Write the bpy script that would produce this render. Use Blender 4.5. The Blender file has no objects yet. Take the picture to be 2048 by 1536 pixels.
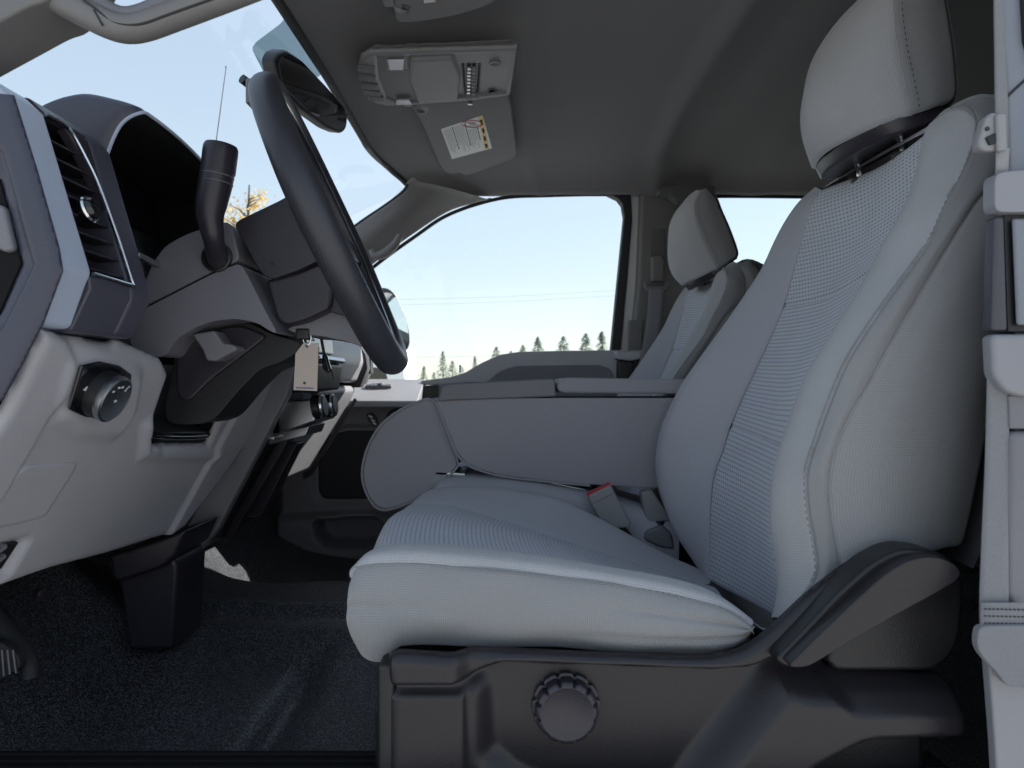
import bpy, bmesh, math, random
import numpy as np
from mathutils import Vector, Matrix
R = math.radians
SC = bpy.context.scene
COL = SC.collection

# ------------------------------------------------------------------ camera, sky, sun, exposure
CAM_Z = 1.25
FPX = 2048 * 24 / 36.0
cam = bpy.data.objects.new("camera", bpy.data.cameras.new("camera"))
COL.objects.link(cam)
cam.location = (0, 0, CAM_Z)
cam.rotation_euler = (R(90), 0, 0)
cam.data.lens = 24
cam.data.sensor_width = 36
cam.data.clip_start = 0.02
cam.data.clip_end = 2000
cam.data.dof.use_dof = True            # the far trees sit a little out of focus, as in the photograph
cam.data.dof.focus_distance = 0.95
cam.data.dof.aperture_fstop = 10
SC.camera = cam

SUN_DIR = Vector((0.62, 0.42, 0.58)).normalized()
SUN_EL = math.asin(SUN_DIR.z)
SUN_AZ = math.atan2(SUN_DIR.x, SUN_DIR.y)
world = bpy.data.worlds.new("World")
SC.world = world
world.use_nodes = True
wn = world.node_tree.nodes
wn.clear()
w_out = wn.new("ShaderNodeOutputWorld")
w_bg = wn.new("ShaderNodeBackground")
w_sky = wn.new("ShaderNodeTexSky")
w_sky.sky_type = 'NISHITA'
w_sky.sun_disc = False
w_sky.sun_elevation = SUN_EL
w_sky.sun_rotation = SUN_AZ
w_sky.air_density = 1.0
w_sky.dust_density = 0.2
w_sky.ozone_density = 1.0
w_bg.inputs[1].default_value = 0.15
w_gam = wn.new("ShaderNodeGamma")          # thin bright haze: the whole sky evenly flattened
w_gam.inputs[1].default_value = 0.30
world.node_tree.links.new(w_sky.outputs[0], w_gam.inputs[0])
w_hs = wn.new("ShaderNodeHueSaturation")
w_hs.inputs['Saturation'].default_value = 1.4
world.node_tree.links.new(w_gam.outputs[0], w_hs.inputs['Color'])
world.node_tree.links.new(w_hs.outputs[0], w_bg.inputs[0])
world.node_tree.links.new(w_bg.outputs[0], w_out.inputs[0])
sun = bpy.data.objects.new("sun", bpy.data.lights.new("sun", 'SUN'))
COL.objects.link(sun)
sun.data.energy = 5.0
sun.data.angle = R(0.53)
sun.data.color = (1.0, 0.95, 0.88)
sun.rotation_euler = SUN_DIR.to_track_quat('Z', 'Y').to_euler()
sun.location = (3, 3, 6)
SC.view_settings.view_transform = 'Standard'
SC.view_settings.look = 'None'
SC.view_settings.exposure = 2.06
SC.view_settings.gamma = 1.0
SC.view_settings.use_curve_mapping = False
SC.render.engine = 'CYCLES'
SC.cycles.use_denoising = True
SC.cycles.max_bounces = 8
SC.cycles.diffuse_bounces = 5
SC.cycles.glossy_bounces = 3
SC.cycles.transparent_max_bounces = 12
SC.cycles.sample_clamp_indirect = 6.0

# ------------------------------------------------------------------ points from picture measurements, each at its own distance
def PY(px, py, y):
    return Vector(((px - 1024) * y / FPX, y, CAM_Z - (py - 768) * y / FPX))
def PX(px, py, x):
    y = x * FPX / (px - 1024)
    return PY(px, py, y)
def PZ(px, py, z):                 # z relative to the eye height
    y = -z * FPX / (py - 768)
    return PY(px, py, y)
def W(x, y, z):                    # z relative to the eye height
    return Vector((x, y, CAM_Z + z))

# ------------------------------------------------------------------ materials
MATS = {}
class NT:
    def __init__(s, name):
        s.m = bpy.data.materials.new(name)
        s.m.use_nodes = True
        s.t = s.m.node_tree
        s.t.nodes.clear()
        s.out = s.t.nodes.new("ShaderNodeOutputMaterial")
        MATS[name] = s.m
    def n(s, typ, **kw):
        nd = s.t.nodes.new(typ)
        for k, v in kw.items():
            setattr(nd, k, v)
        return nd
    def l(s, a, b):
        s.t.links.new(a, b)
    def val(s, sock, v):
        if isinstance(v, bpy.types.NodeSocket):
            s.l(v, sock)
        else:
            sock.default_value = v
    def math(s, op, a, b=0.0, c=0.0, clamp=False):
        nd = s.n("ShaderNodeMath", operation=op)
        nd.use_clamp = clamp
        s.val(nd.inputs[0], a); s.val(nd.inputs[1], b); s.val(nd.inputs[2], c)
        return nd.outputs[0]
    def mix(s, f, a, b):
        nd = s.n("ShaderNodeMix", data_type='RGBA')
        s.val(nd.inputs[0], f)
        for i, v in ((6, a), (7, b)):
            if isinstance(v, bpy.types.NodeSocket): s.l(v, nd.inputs[i])
            else: nd.inputs[i].default_value = (*v[:3], 1)
        return nd.outputs[2]
    def uv(s):
        c = s.n("ShaderNodeTexCoord")
        x = s.n("ShaderNodeSeparateXYZ")
        s.l(c.outputs['UV'], x.inputs[0])
        return x.outputs[0], x.outputs[1], c
    def noise(s, vec, scale, detail=3, rough=0.55):
        nd = s.n("ShaderNodeTexNoise")
        if vec is not None: s.l(vec, nd.inputs['Vector'])
        nd.inputs['Scale'].default_value = scale
        nd.inputs['Detail'].default_value = detail
        nd.inputs['Roughness'].default_value = rough
        return nd.outputs['Fac']
    def bump(s, h, strength, dist, base=None):
        nd = s.n("ShaderNodeBump")
        nd.inputs['Strength'].default_value = strength
        nd.inputs['Distance'].default_value = dist
        s.l(h, nd.inputs['Height'])
        if base is not None: s.l(base, nd.inputs['Normal'])
        return nd.outputs[0]
    def bsdf(s, col, rough=0.6, metal=0.0, normal=None, spec=0.5, coat=0.0, sheen=0.0):
        b = s.n("ShaderNodeBsdfPrincipled")
        if isinstance(col, bpy.types.NodeSocket): s.l(col, b.inputs['Base Color'])
        else: b.inputs['Base Color'].default_value = (*col[:3], 1)
        s.val(b.inputs['Roughness'], rough)
        b.inputs['Metallic'].default_value = metal
        b.inputs['Specular IOR Level'].default_value = spec
        b.inputs['Coat Weight'].default_value = coat
        b.inputs['Sheen Weight'].default_value = sheen
        b.inputs['Sheen Roughness'].default_value = 0.6
        if normal is not None: s.l(normal, b.inputs['Normal'])
        s.l(b.outputs[0], s.out.inputs[0])
        return b

def plastic(name, col, rough=0.5, grain=0.5, scale=520, mottled=0.12, spec=0.5):
    """moulded plastic with a fine leather grain and faint wear"""
    t = NT(name)
    c = t.n("ShaderNodeTexCoord")
    g = t.noise(c.outputs['Object'], scale, 2)
    big = t.noise(c.outputs['Object'], 9, 4)
    d = tuple(v * (1 - mottled) for v in col)
    l = tuple(min(1, v * (1 + mottled)) for v in col)
    cc = t.mix(big, d, l)
    sc_ = t.n("ShaderNodeMapping"); sc_.inputs['Scale'].default_value = (30, 9, 260); sc_.inputs['Rotation'].default_value = (.3, .5, .2)
    t.l(c.outputs['Object'], sc_.inputs['Vector'])
    scr = t.noise(sc_.outputs[0], 1.0, 3, 0.7)
    scr = t.math('MULTIPLY', t.math('SUBTRACT', scr, 0.66, clamp=True), 2.2, clamp=True)      # faint scuffs
    dust = t.noise(c.outputs['Object'], 260, 4, 0.7)
    dust = t.math('MULTIPLY', t.math('SUBTRACT', dust, 0.62, clamp=True), 1.6, clamp=True)
    cc = t.mix(t.math('ADD', scr, dust, clamp=True), cc, tuple(min(1, v * 1.3 + 0.05) for v in col))
    rr = t.math('ADD', rough - 0.07, t.math('MULTIPLY', big, 0.14))
    t.bsdf(cc, rr, normal=t.bump(g, grain, 0.0006), spec=spec)
    return t.m

def plain(name, col, rough=0.4, metal=0.0, spec=0.5, coat=0.0):
    t = NT(name)
    c = t.n("ShaderNodeTexCoord")
    big = t.noise(c.outputs['Object'], 25, 3)
    rr = t.math('ADD', rough - 0.04, t.math('MULTIPLY', big, 0.08))
    t.bsdf(col, rr, metal, spec=spec, coat=coat)
    return t.m

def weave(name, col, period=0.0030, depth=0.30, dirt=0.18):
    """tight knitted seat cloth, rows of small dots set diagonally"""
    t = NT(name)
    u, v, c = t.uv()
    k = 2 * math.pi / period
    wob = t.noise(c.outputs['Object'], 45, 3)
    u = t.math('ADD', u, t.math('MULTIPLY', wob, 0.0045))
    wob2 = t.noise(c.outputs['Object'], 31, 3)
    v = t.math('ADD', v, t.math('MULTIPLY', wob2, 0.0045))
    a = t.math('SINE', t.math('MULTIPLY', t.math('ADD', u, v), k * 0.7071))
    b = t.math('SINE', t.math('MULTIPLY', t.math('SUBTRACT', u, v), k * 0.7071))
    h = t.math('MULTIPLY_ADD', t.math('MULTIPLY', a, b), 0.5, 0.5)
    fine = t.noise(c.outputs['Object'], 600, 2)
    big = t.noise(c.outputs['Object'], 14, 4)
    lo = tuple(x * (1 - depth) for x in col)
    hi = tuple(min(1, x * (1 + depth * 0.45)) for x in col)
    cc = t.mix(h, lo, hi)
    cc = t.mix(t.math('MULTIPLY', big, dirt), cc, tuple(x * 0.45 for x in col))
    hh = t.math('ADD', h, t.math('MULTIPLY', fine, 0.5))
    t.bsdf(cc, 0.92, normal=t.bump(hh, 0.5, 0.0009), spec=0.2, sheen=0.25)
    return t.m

def dashes(name, col, pu=0.0105, pv=0.0070, dark=0.16):
    """seat insert: staggered short dark slots between raised ribs"""
    t = NT(name)
    u, v, c = t.uv()
    r = t.math('DIVIDE', v, pv)
    row = t.math('FLOOR', r)
    odd = t.math('MULTIPLY', t.math('MODULO', t.math('ABSOLUTE', row), 2.0), 0.5)
    fu = t.math('FRACT', t.math('ADD', t.math('DIVIDE', u, pu), odd))
    fv = t.math('FRACT', r)
    du = t.math('SUBTRACT', 0.27, t.math('ABSOLUTE', t.math('SUBTRACT', fu, 0.5)))
    dv = t.math('SUBTRACT', 0.22, t.math('ABSOLUTE', t.math('SUBTRACT', fv, 0.5)))
    s = t.math('MULTIPLY', t.math('MULTIPLY', du, 12.0, clamp=True), t.math('MULTIPLY', dv, 8.0, clamp=True))
    fine = t.noise(c.outputs['Object'], 700, 2)
    big = t.noise(c.outputs['Object'], 12, 4)
    base = t.mix(big, tuple(x * 0.88 for x in col), tuple(x * 1.1 for x in col))
    cc = t.mix(t.math('MULTIPLY', s, 0.9), base, tuple(x * dark for x in col))
    hh = t.math('SUBTRACT', t.math('MULTIPLY', fine, 0.25), s)
    t.bsdf(cc, 0.9, normal=t.bump(hh, 0.6, 0.0016), spec=0.2, sheen=0.2)
    return t.m

def felt(name, col, scale=500, rough=0.95, contrast=0.25, strength=0.4, dist=0.001):
    t = NT(name)
    c = t.n("ShaderNodeTexCoord")
    f = t.noise(c.outputs['Object'], scale, 3)
    big = t.noise(c.outputs['Object'], 10, 4)
    cc = t.mix(f, tuple(x * (1 - contrast) for x in col), tuple(min(1, x * (1 + contrast)) for x in col))
    cc = t.mix(t.math('MULTIPLY', big, 0.2), cc, tuple(x * 0.6 for x in col))
    t.bsdf(cc, rough, normal=t.bump(f, strength, dist), spec=0.15, sheen=0.15)
    return t.m

def carpet_mat(name):
    t = NT(name)
    c = t.n("ShaderNodeTexCoord")
    v = t.n("ShaderNodeTexVoronoi")
    v.inputs['Scale'].default_value = 620
    t.l(c.outputs['Object'], v.inputs['Vector'])
    x = t.n("ShaderNodeSeparateXYZ")
    t.l(v.outputs['Color'], x.inputs[0])
    sp = t.math('POWER', x.outputs[0], 3.0)
    big = t.noise(c.outputs['Object'], 7, 4)
    cc = t.mix(sp, (0.020, 0.020, 0.024), (0.36, 0.365, 0.40))
    cc = t.mix(t.math('MULTIPLY', big, 0.6), cc, (0.018, 0.018, 0.024))
    t.bsdf(cc, 0.42, normal=t.bump(sp, 0.55, 0.002), spec=0.5)
    return t.m

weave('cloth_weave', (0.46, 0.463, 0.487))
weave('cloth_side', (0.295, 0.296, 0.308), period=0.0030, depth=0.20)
felt('cloth_plain', (0.44, 0.443, 0.49), scale=900, contrast=0.18)
dashes('cloth_insert', (0.56, 0.58, 0.655), dark=0.22)
dashes('cloth_insert_cushion', (0.50, 0.515, 0.585), pu=0.0080, pv=0.0060, dark=0.34)
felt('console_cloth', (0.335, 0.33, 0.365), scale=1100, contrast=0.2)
felt('headliner_cloth', (0.172, 0.167, 0.167), scale=1600, contrast=0.06, strength=0.15, dist=0.0004)
felt('visor_cloth', (0.19, 0.19, 0.19), scale=1800, contrast=0.05, strength=0.12, dist=0.0003)
felt('belt_webbing', (0.22, 0.22, 0.235), scale=420, contrast=0.15)
felt('thread', (0.25, 0.25, 0.26), scale=900)
felt('thread_dark', (0.05, 0.05, 0.055), scale=900)
carpet_mat('carpet')
plastic('plastic_dark', (0.026, 0.023, 0.032), 0.36, spec=0.5)
plastic('plastic_black', (0.012, 0.012, 0.014), 0.42)
plastic('plastic_shield', (0.021, 0.019, 0.023), 0.33, grain=0.35, scale=700, spec=0.40)
plastic('plastic_light', (0.43, 0.42, 0.45), 0.37)
plastic('plastic_mid', (0.17, 0.168, 0.186), 0.45)
plastic('plastic_trim', (0.17, 0.163, 0.16), 0.5)
plastic('plastic_strip', (0.46, 0.52, 0.64), 0.32)
plastic('plastic_column', (0.165, 0.16, 0.182), 0.40)
plastic('plastic_endcap', (0.045, 0.047, 0.072), 0.40)
plastic('plastic_hood', (0.065, 0.065, 0.09), 0.36)
plastic('plastic_overhead', (0.20, 0.20, 0.20), 0.5)
plastic('plastic_overhead_dark', (0.12, 0.12, 0.12), 0.5)
plastic('buckle_grey', (0.27, 0.265, 0.275), 0.45)
plastic('wheel_rubber', (0.036, 0.036, 0.046), 0.40, grain=0.7, scale=420)
plastic('pillar_grey', (0.20, 0.215, 0.25), 0.4)
plastic('cap_grey', (0.255, 0.255, 0.28), 0.42)
plastic('rubber', (0.02, 0.02, 0.023), 0.65)
plain('gloss_black', (0.006, 0.006, 0.008), 0.08, coat=0.5)
plain('chrome', (0.75, 0.76, 0.78), 0.16, metal=1.0)
plain('satin_metal', (0.45, 0.47, 0.50), 0.32, metal=1.0)
plain('mirror_glass', (0.85, 0.87, 0.88), 0.02, metal=1.0)
plain('mirror_dim', (0.42, 0.42, 0.44), 0.03, metal=1.0)
plain('red_plastic', (0.55, 0.012, 0.03), 0.35)
plain('lamp_lens', (0.62, 0.62, 0.68), 0.25)
plain('white_paint', (0.78, 0.78, 0.76), 0.3, coat=0.4)
plain('body_paint', (0.62, 0.62, 0.62), 0.3, coat=0.5)
plain('label_white', (0.70, 0.71, 0.70), 0.5)
plain('label_yellow', (0.70, 0.42, 0.03), 0.5)
plastic('latch_grey', (0.055, 0.053, 0.068), 0.4)
plain('ink', (0.05, 0.05, 0.05), 0.6)
plain('ink_grey', (0.36, 0.37, 0.37), 0.6)
plain('ink_red', (0.60, 0.16, 0.16), 0.6)
plain('icon_white', (0.65, 0.66, 0.68), 0.5)
plain('tag_card', (0.50, 0.42, 0.37), 0.6)
plain('screen_black', (0.008, 0.008, 0.012), 0.18)
plain('deep_black', (0.006, 0.006, 0.007), 0.75, spec=0.2)
plain('tag_ink', (0.16, 0.17, 0.24), 0.6)
plain('amber', (0.7, 0.25, 0.02), 0.3)

def glass_mat(name, tint=(0.96, 0.985, 0.99), refl=0.05, rough=0.0):
    t = NT(name)
    a = t.n("ShaderNodeBsdfTransparent"); a.inputs[0].default_value = (*tint, 1)
    g = t.n("ShaderNodeBsdfGlossy"); g.inputs['Roughness'].default_value = rough
    f = t.n("ShaderNodeFresnel"); f.inputs[0].default_value = 1.4
    m = t.n("ShaderNodeMixShader")
    t.l(t.math('MULTIPLY', f.outputs[0], refl / 0.04, clamp=True), m.inputs[0])
    t.l(a.outputs[0], m.inputs[1]); t.l(g.outputs[0], m.inputs[2])
    t.l(m.outputs[0], t.out.inputs[0])
    return t.m
glass_mat('window_glass', refl=0.025)
glass_mat('shade_band_glass', tint=(0.50, 0.58, 0.60), refl=0.02)

# ------------------------------------------------------------------ object helpers
def tag(o, label=None, cat=None, group=None, kind=None):
    if label: o['label'] = label
    if cat: o['category'] = cat
    if group: o['group'] = group
    if kind: o['kind'] = kind
    return o
def thing(name, loc, label, cat, group=None):
    e = bpy.data.objects.new(name, None)
    COL.objects.link(e)
    e.location = loc
    e.empty_display_size = 0.05
    return tag(e, label, cat, group)
def put(o, parent):
    """hang o (built in world coordinates) under parent"""
    if parent is not None:
        o.parent = parent
        o.matrix_parent_inverse = Matrix.Translation(-parent.location) if parent.type == 'EMPTY' else Matrix.Identity(4)
    return o
def mesh(name, verts, faces, mat, parent=None, smooth=True, uv=None, bevel=0, seg=2, solid=0, sub=0, off=-1, angle=30, sharp=True):
    me = bpy.data.meshes.new(name)
    me.from_pydata([tuple(v) for v in verts], [], faces)
    me.update()
    me.materials.append(MATS[mat] if isinstance(mat, str) else mat)
    if uv is not None:
        lay = me.uv_layers.new(name="UVMap")
        idx = np.zeros(len(me.loops), dtype=np.int32)
        me.loops.foreach_get("vertex_index", idx)
        lay.data.foreach_set("uv", np.asarray(uv, dtype=np.float32)[idx].ravel())
    o = bpy.data.objects.new(name, me)
    COL.objects.link(o)
    if smooth:
        me.polygons.foreach_set("use_smooth", [True] * len(me.polygons))
    if solid:
        m = o.modifiers.new("solid", 'SOLIDIFY'); m.thickness = solid; m.offset = off
    if bevel:
        m = o.modifiers.new("bevel", 'BEVEL'); m.width = bevel; m.segments = seg
        m.limit_method = 'ANGLE'; m.angle_limit = R(angle)
    if sub:
        m = o.modifiers.new("sub", 'SUBSURF'); m.levels = sub; m.render_levels = sub
    if smooth and bevel:
        m = o.modifiers.new("wn", 'WEIGHTED_NORMAL'); m.keep_sharp = True
    if smooth and sharp and not sub and not bevel:
        try:
            me.set_sharp_from_angle(angle=R(38))
        except Exception:
            pass
    return put(o, parent)

def chaikin(pts, it=2, closed=True, keep=()):
    pts = [Vector(p) for p in pts]
    for _ in range(it):
        out = []
        n = len(pts)
        rng = range(n if closed else n - 1)
        if not closed: out.append(pts[0])
        for i in rng:
            a, b = pts[i], pts[(i + 1) % n]
            out.append(a * 0.75 + b * 0.25)
            out.append(a * 0.25 + b * 0.75)
        if not closed: out.append(pts[-1])
        pts = out
    return pts
def round_loop(pts, r, seg=4):
    """round the corners of a closed outline with radius-like distance r"""
    pts = [Vector(p) for p in pts]
    out = []
    n = len(pts)
    for i in range(n):
        p0, p1, p2 = pts[i - 1], pts[i], pts[(i + 1) % n]
        a, b = p0 - p1, p2 - p1
        da, db = min(r, a.length * 0.48), min(r, b.length * 0.48)
        if da < 1e-6 or db < 1e-6:
            out.append(p1); continue
        A, B = p1 + a.normalized() * da, p1 + b.normalized() * db
        for k in range(seg + 1):
            t = k / seg
            out.append(A * (1 - t) ** 2 + p1 * 2 * t * (1 - t) + B * t * t)
    return out
def prism(name, loop, vec, mat, parent=None, bevel=0.004, seg=2, smooth=True, angle=30):
    """closed outline 'loop' pushed along vec, with rounded edges"""
    loop = [Vector(p) for p in loop]
    vec = Vector(vec)
    nrm = Vector((0, 0, 0))
    n = len(loop)
    for i in range(n):
        a, b = loop[i], loop[(i + 1) % n]
        nrm += a.cross(b)
    if nrm.dot(vec) > 0:
        loop = loop[::-1]
    v = loop + [p + vec for p in loop]
    f = [tuple(range(n)), tuple(range(2 * n - 1, n - 1, -1))]
    for i in range(n):
        j = (i + 1) % n
        f.append((i, n + i, n + j, j))
    return mesh(name, v, f, mat, parent, smooth, bevel=bevel, seg=seg, angle=angle)
def prism_px(name, px, y0, y1, mat, parent=None, bevel=0.004, rnd=0, seg=2, angle=30):
    loop = [PY(a, b, y0) for a, b in px]
    if rnd: loop = round_loop(loop, rnd)
    return prism(name, loop, (0, y1 - y0, 0), mat, parent, bevel, seg, angle=angle)
def box(name, lo, hi, mat, parent=None, bevel=0.003, seg=2):
    x0, y0, z0 = lo; x1, y1, z1 = hi
    v = [(x0, y0, z0), (x1, y0, z0), (x1, y1, z0), (x0, y1, z0), (x0, y0, z1), (x1, y0, z1), (x1, y1, z1), (x0, y1, z1)]
    f = [(0, 3, 2, 1), (4, 5, 6, 7), (0, 1, 5, 4), (1, 2, 6, 5), (2, 3, 7, 6), (3, 0, 4, 7)]
    return mesh(name, v, f, mat, parent, bevel=bevel, seg=seg)
def obox(name, c, ax, ay, az, mat, parent=None, bevel=0.003, seg=2):
    """box with centre c and three half-extent vectors"""
    c, ax, ay, az = Vector(c), Vector(ax), Vector(ay), Vector(az)
    if ax.cross(ay).dot(az) < 0: az = -az
    v = [c + ax * i + ay * j + az * k for k in (-1, 1) for i, j in ((-1, -1), (1, -1), (1, 1), (-1, 1))]
    f = [(0, 3, 2, 1), (4, 5, 6, 7), (0, 1, 5, 4), (1, 2, 6, 5), (2, 3, 7, 6), (3, 0, 4, 7)]
    return mesh(name, v, f, mat, parent, bevel=bevel, seg=seg)

def cr(p0, p1, p2, p3, t):
    return 0.5 * ((2 * p1) + (p2 - p0) * t + (2 * p0 - 5 * p1 + 4 * p2 - p3) * t * t + (3 * p1 - p0 - 3 * p2 + p3) * t ** 3)
def spline(pts, n, closed=False):
    """n points evenly along a smooth curve through pts"""
    P = [np.array(p, dtype=float) for p in pts]
    m = len(P)
    if m == 2 and not closed:
        return np.array([P[0] + (P[1] - P[0]) * i / (n - 1) for i in range(n)])
    dense = []
    segs = m if closed else m - 1
    for i in range(segs):
        if closed:
            q = [P[(i + k) % m] for k in (-1, 0, 1, 2)]
        else:
            q = [P[max(i - 1, 0)] if i > 0 else 2 * P[0] - P[1], P[i], P[i + 1], P[i + 2] if i + 2 < m else 2 * P[-1] - P[-2]]
        for k in range(12):
            dense.append(cr(*q, k / 12))
    dense.append(P[0] if closed else P[-1])
    D = np.array(dense)
    L = np.concatenate([[0], np.cumsum(np.linalg.norm(np.diff(D, axis=0), axis=1))])
    s = np.linspace(0, L[-1], n + 1 if closed else n)
    if closed: s = s[:-1]
    return np.stack([np.interp(s, L, D[:, k]) for k in range(D.shape[1])], axis=1)
def tube(name, pts, rad, mat, parent=None, n=12, m=None, cap=True, closed=False, flat=None):
    """round bar along a smooth curve; rad: number or list per given point"""
    m = m or max(8, len(pts) * 6)
    P = spline(pts, m, closed)
    if isinstance(rad, (int, float)): rr = np.full(m, float(rad))
    else:
        k = np.linspace(0, 1, len(rad)); rr = np.interp(np.linspace(0, 1, m), k, rad)
    T = np.gradient(P, axis=0) if not closed else (np.roll(P, -1, 0) - np.roll(P, 1, 0))
    T /= np.linalg.norm(T, axis=1)[:, None]
    up = np.array([0.0, 1.0, 0.0])
    if abs(T[0] @ up) > 0.9: up = np.array([1.0, 0, 0])
    v = []; f = []
    a = up - T[0] * (up @ T[0]); a /= np.linalg.norm(a)
    for i in range(m):
        a = a - T[i] * (a @ T[i]); a /= np.linalg.norm(a)
        b = np.cross(T[i], a)
        for k in range(n):
            th = 2 * math.pi * k / n
            ca, sa = math.cos(th), math.sin(th)
            if flat: ca *= flat
            v.append(P[i] + rr[i] * (ca * a + sa * b))
    rng = m if closed else m - 1
    for i in range(rng):
        for k in range(n):
            i2 = (i + 1) % m; k2 = (k + 1) % n
            f.append((i * n + k, i * n + k2, i2 * n + k2, i2 * n + k))
    if cap and not closed:
        f.append(tuple(range(n - 1, -1, -1)))
        f.append(tuple((m - 1) * n + k for k in range(n)))
    return mesh(name, v, f, mat, parent)
def lathe(name, c, axis, prof, mat, parent=None, n=40, scallop=None):
    """profile (radius, height along axis) turned about axis at c; scallop(radius, angle)->radius"""
    c, ax = Vector(c), Vector(axis).normalized()
    a = ax.orthogonal().normalized(); b = ax.cross(a)
    v = []; f = []
    for r, h in prof:
        for k in range(n):
            th = 2 * math.pi * k / n
            rr = scallop(r, h, th) if scallop else r
            v.append(c + ax * h + (a * math.cos(th) + b * math.sin(th)) * rr)
    for i in range(len(prof) - 1):
        for k in range(n):
            k2 = (k + 1) % n
            f.append((i * n + k, i * n + k2, (i + 1) * n + k2, (i + 1) * n + k))
    if prof[0][0] > 1e-5: f.append(tuple(range(n - 1, -1, -1)))
    if prof[-1][0] > 1e-5: f.append(tuple((len(prof) - 1) * n + k for k in range(n)))
    return mesh(name, v, f, mat, parent)

def patch(name, cols, mat, parent=None, nu=24, nv=60, out=None, tuck=(0, 0, 0, 0), tr=0.010, solid=0.0, puff=None, swap=False):
    """smooth cloth panel through columns of points; edges roll in by 'tuck' (u0,u1,v0,v1) so seams show"""
    K = [spline(c, nv) for c in cols]                 # each nv x 3
    G = np.zeros((nu, nv, 3))
    for j in range(nv):
        G[:, j] = spline([k[j] for k in K], nu) if len(K) > 2 else np.array([K[0][j] + (K[1][j] - K[0][j]) * i / (nu - 1) for i in range(nu)])
    def normals(G):
        du = np.gradient(G, axis=0); dv = np.gradient(G, axis=1)
        N = np.cross(du, dv); ln = np.linalg.norm(N, axis=2)[..., None]
        return N / np.maximum(ln, 1e-9)
    N = normals(G)
    flip = False
    if out is not None and (N.reshape(-1, 3) @ np.array(out, dtype=float)).mean() < 0:
        N = -N; flip = True
    du = np.linalg.norm(np.diff(G, axis=0), axis=2); dv = np.linalg.norm(np.diff(G, axis=1), axis=2)
    U = np.concatenate([np.zeros((1, nv)), np.cumsum(du, 0)]); V = np.concatenate([np.zeros((nu, 1)), np.cumsum(dv, 1)], axis=1)
    def roll(d, t):
        k = np.clip(1 - d / tr, 0, 1)
        return t * (1 - np.sqrt(np.maximum(1 - k * k, 0)))
    D = np.zeros((nu, nv))
    if tuck[0]: D += roll(U, tuck[0])
    if tuck[1]: D += roll(U[-1:] - U, tuck[1])
    if tuck[2]: D += roll(V, tuck[2])
    if tuck[3]: D += roll(V[:, -1:] - V, tuck[3])
    if puff is not None:
        D -= puff(np.linspace(0, 1, nu)[:, None], np.linspace(0, 1, nv)[None, :])
    G = G - N * D[..., None]
    verts = G.reshape(-1, 3)
    um = U.mean(axis=1); vm = V.mean(axis=0)
    uvs = np.stack([np.repeat(um, nv), np.tile(vm, nu)], axis=1)
    if swap: uvs = uvs[:, ::-1]
    faces = []
    for i in range(nu - 1):
        for j in range(nv - 1):
            q = (i * nv + j, (i + 1) * nv + j, (i + 1) * nv + j + 1, i * nv + j + 1)
            faces.append(q[::-1] if flip else q)
    o = mesh(name, verts, faces, mat, parent, uv=uvs, solid=solid, sharp=False)
    return o
# -------- relief panel: an outline on a plane with raised / sunk shapes
def sdf(poly, S, T):
    """signed distance (positive inside) of points to polygon"""
    P = np.array(poly)
    d = np.full(S.shape, 1e9); ins = np.zeros(S.shape, bool)
    bx = np.zeros(S.shape); by = np.zeros(S.shape)
    n = len(P)
    for i in range(n):
        a, b = P[i], P[(i + 1) % n]
        e = b - a
        L = e @ e
        if L < 1e-14: continue
        t = np.clip(((S - a[0]) * e[0] + (T - a[1]) * e[1]) / L, 0, 1)
        qx, qy = a[0] + t * e[0], a[1] + t * e[1]
        dd = np.hypot(S - qx, T - qy)
        m = dd < d
        d = np.where(m, dd, d); bx = np.where(m, qx, bx); by = np.where(m, qy, by)
        c = (a[1] > T) != (b[1] > T)
        with np.errstate(divide='ignore', invalid='ignore'):
            xi = a[0] + (T - a[1]) / (b[1] - a[1] + 1e-20) * (b[0] - a[0])
        ins ^= c & (S < xi)
    return np.where(ins, d, -d), bx, by
class Plane:
    def __init__(s, p, n, e1):
        s.p, s.n = Vector(p), Vector(n).normalized()
        e1 = Vector(e1); s.e1 = (e1 - s.n * e1.dot(s.n)).normalized()
        s.e2 = s.n.cross(s.e1)
    def hit(s, px, py):
        o = Vector((0, 0, CAM_Z)); d = PY(px, py, 1.0) - o
        return o + d * ((s.p - o).dot(s.n) / d.dot(s.n))
    def st(s, px, py):
        h = s.hit(px, py) - s.p
        return (h.dot(s.e1), h.dot(s.e2))
    def w(s, a, b, h=0.0):
        return s.p + s.e1 * a + s.e2 * b + s.n * h
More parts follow.
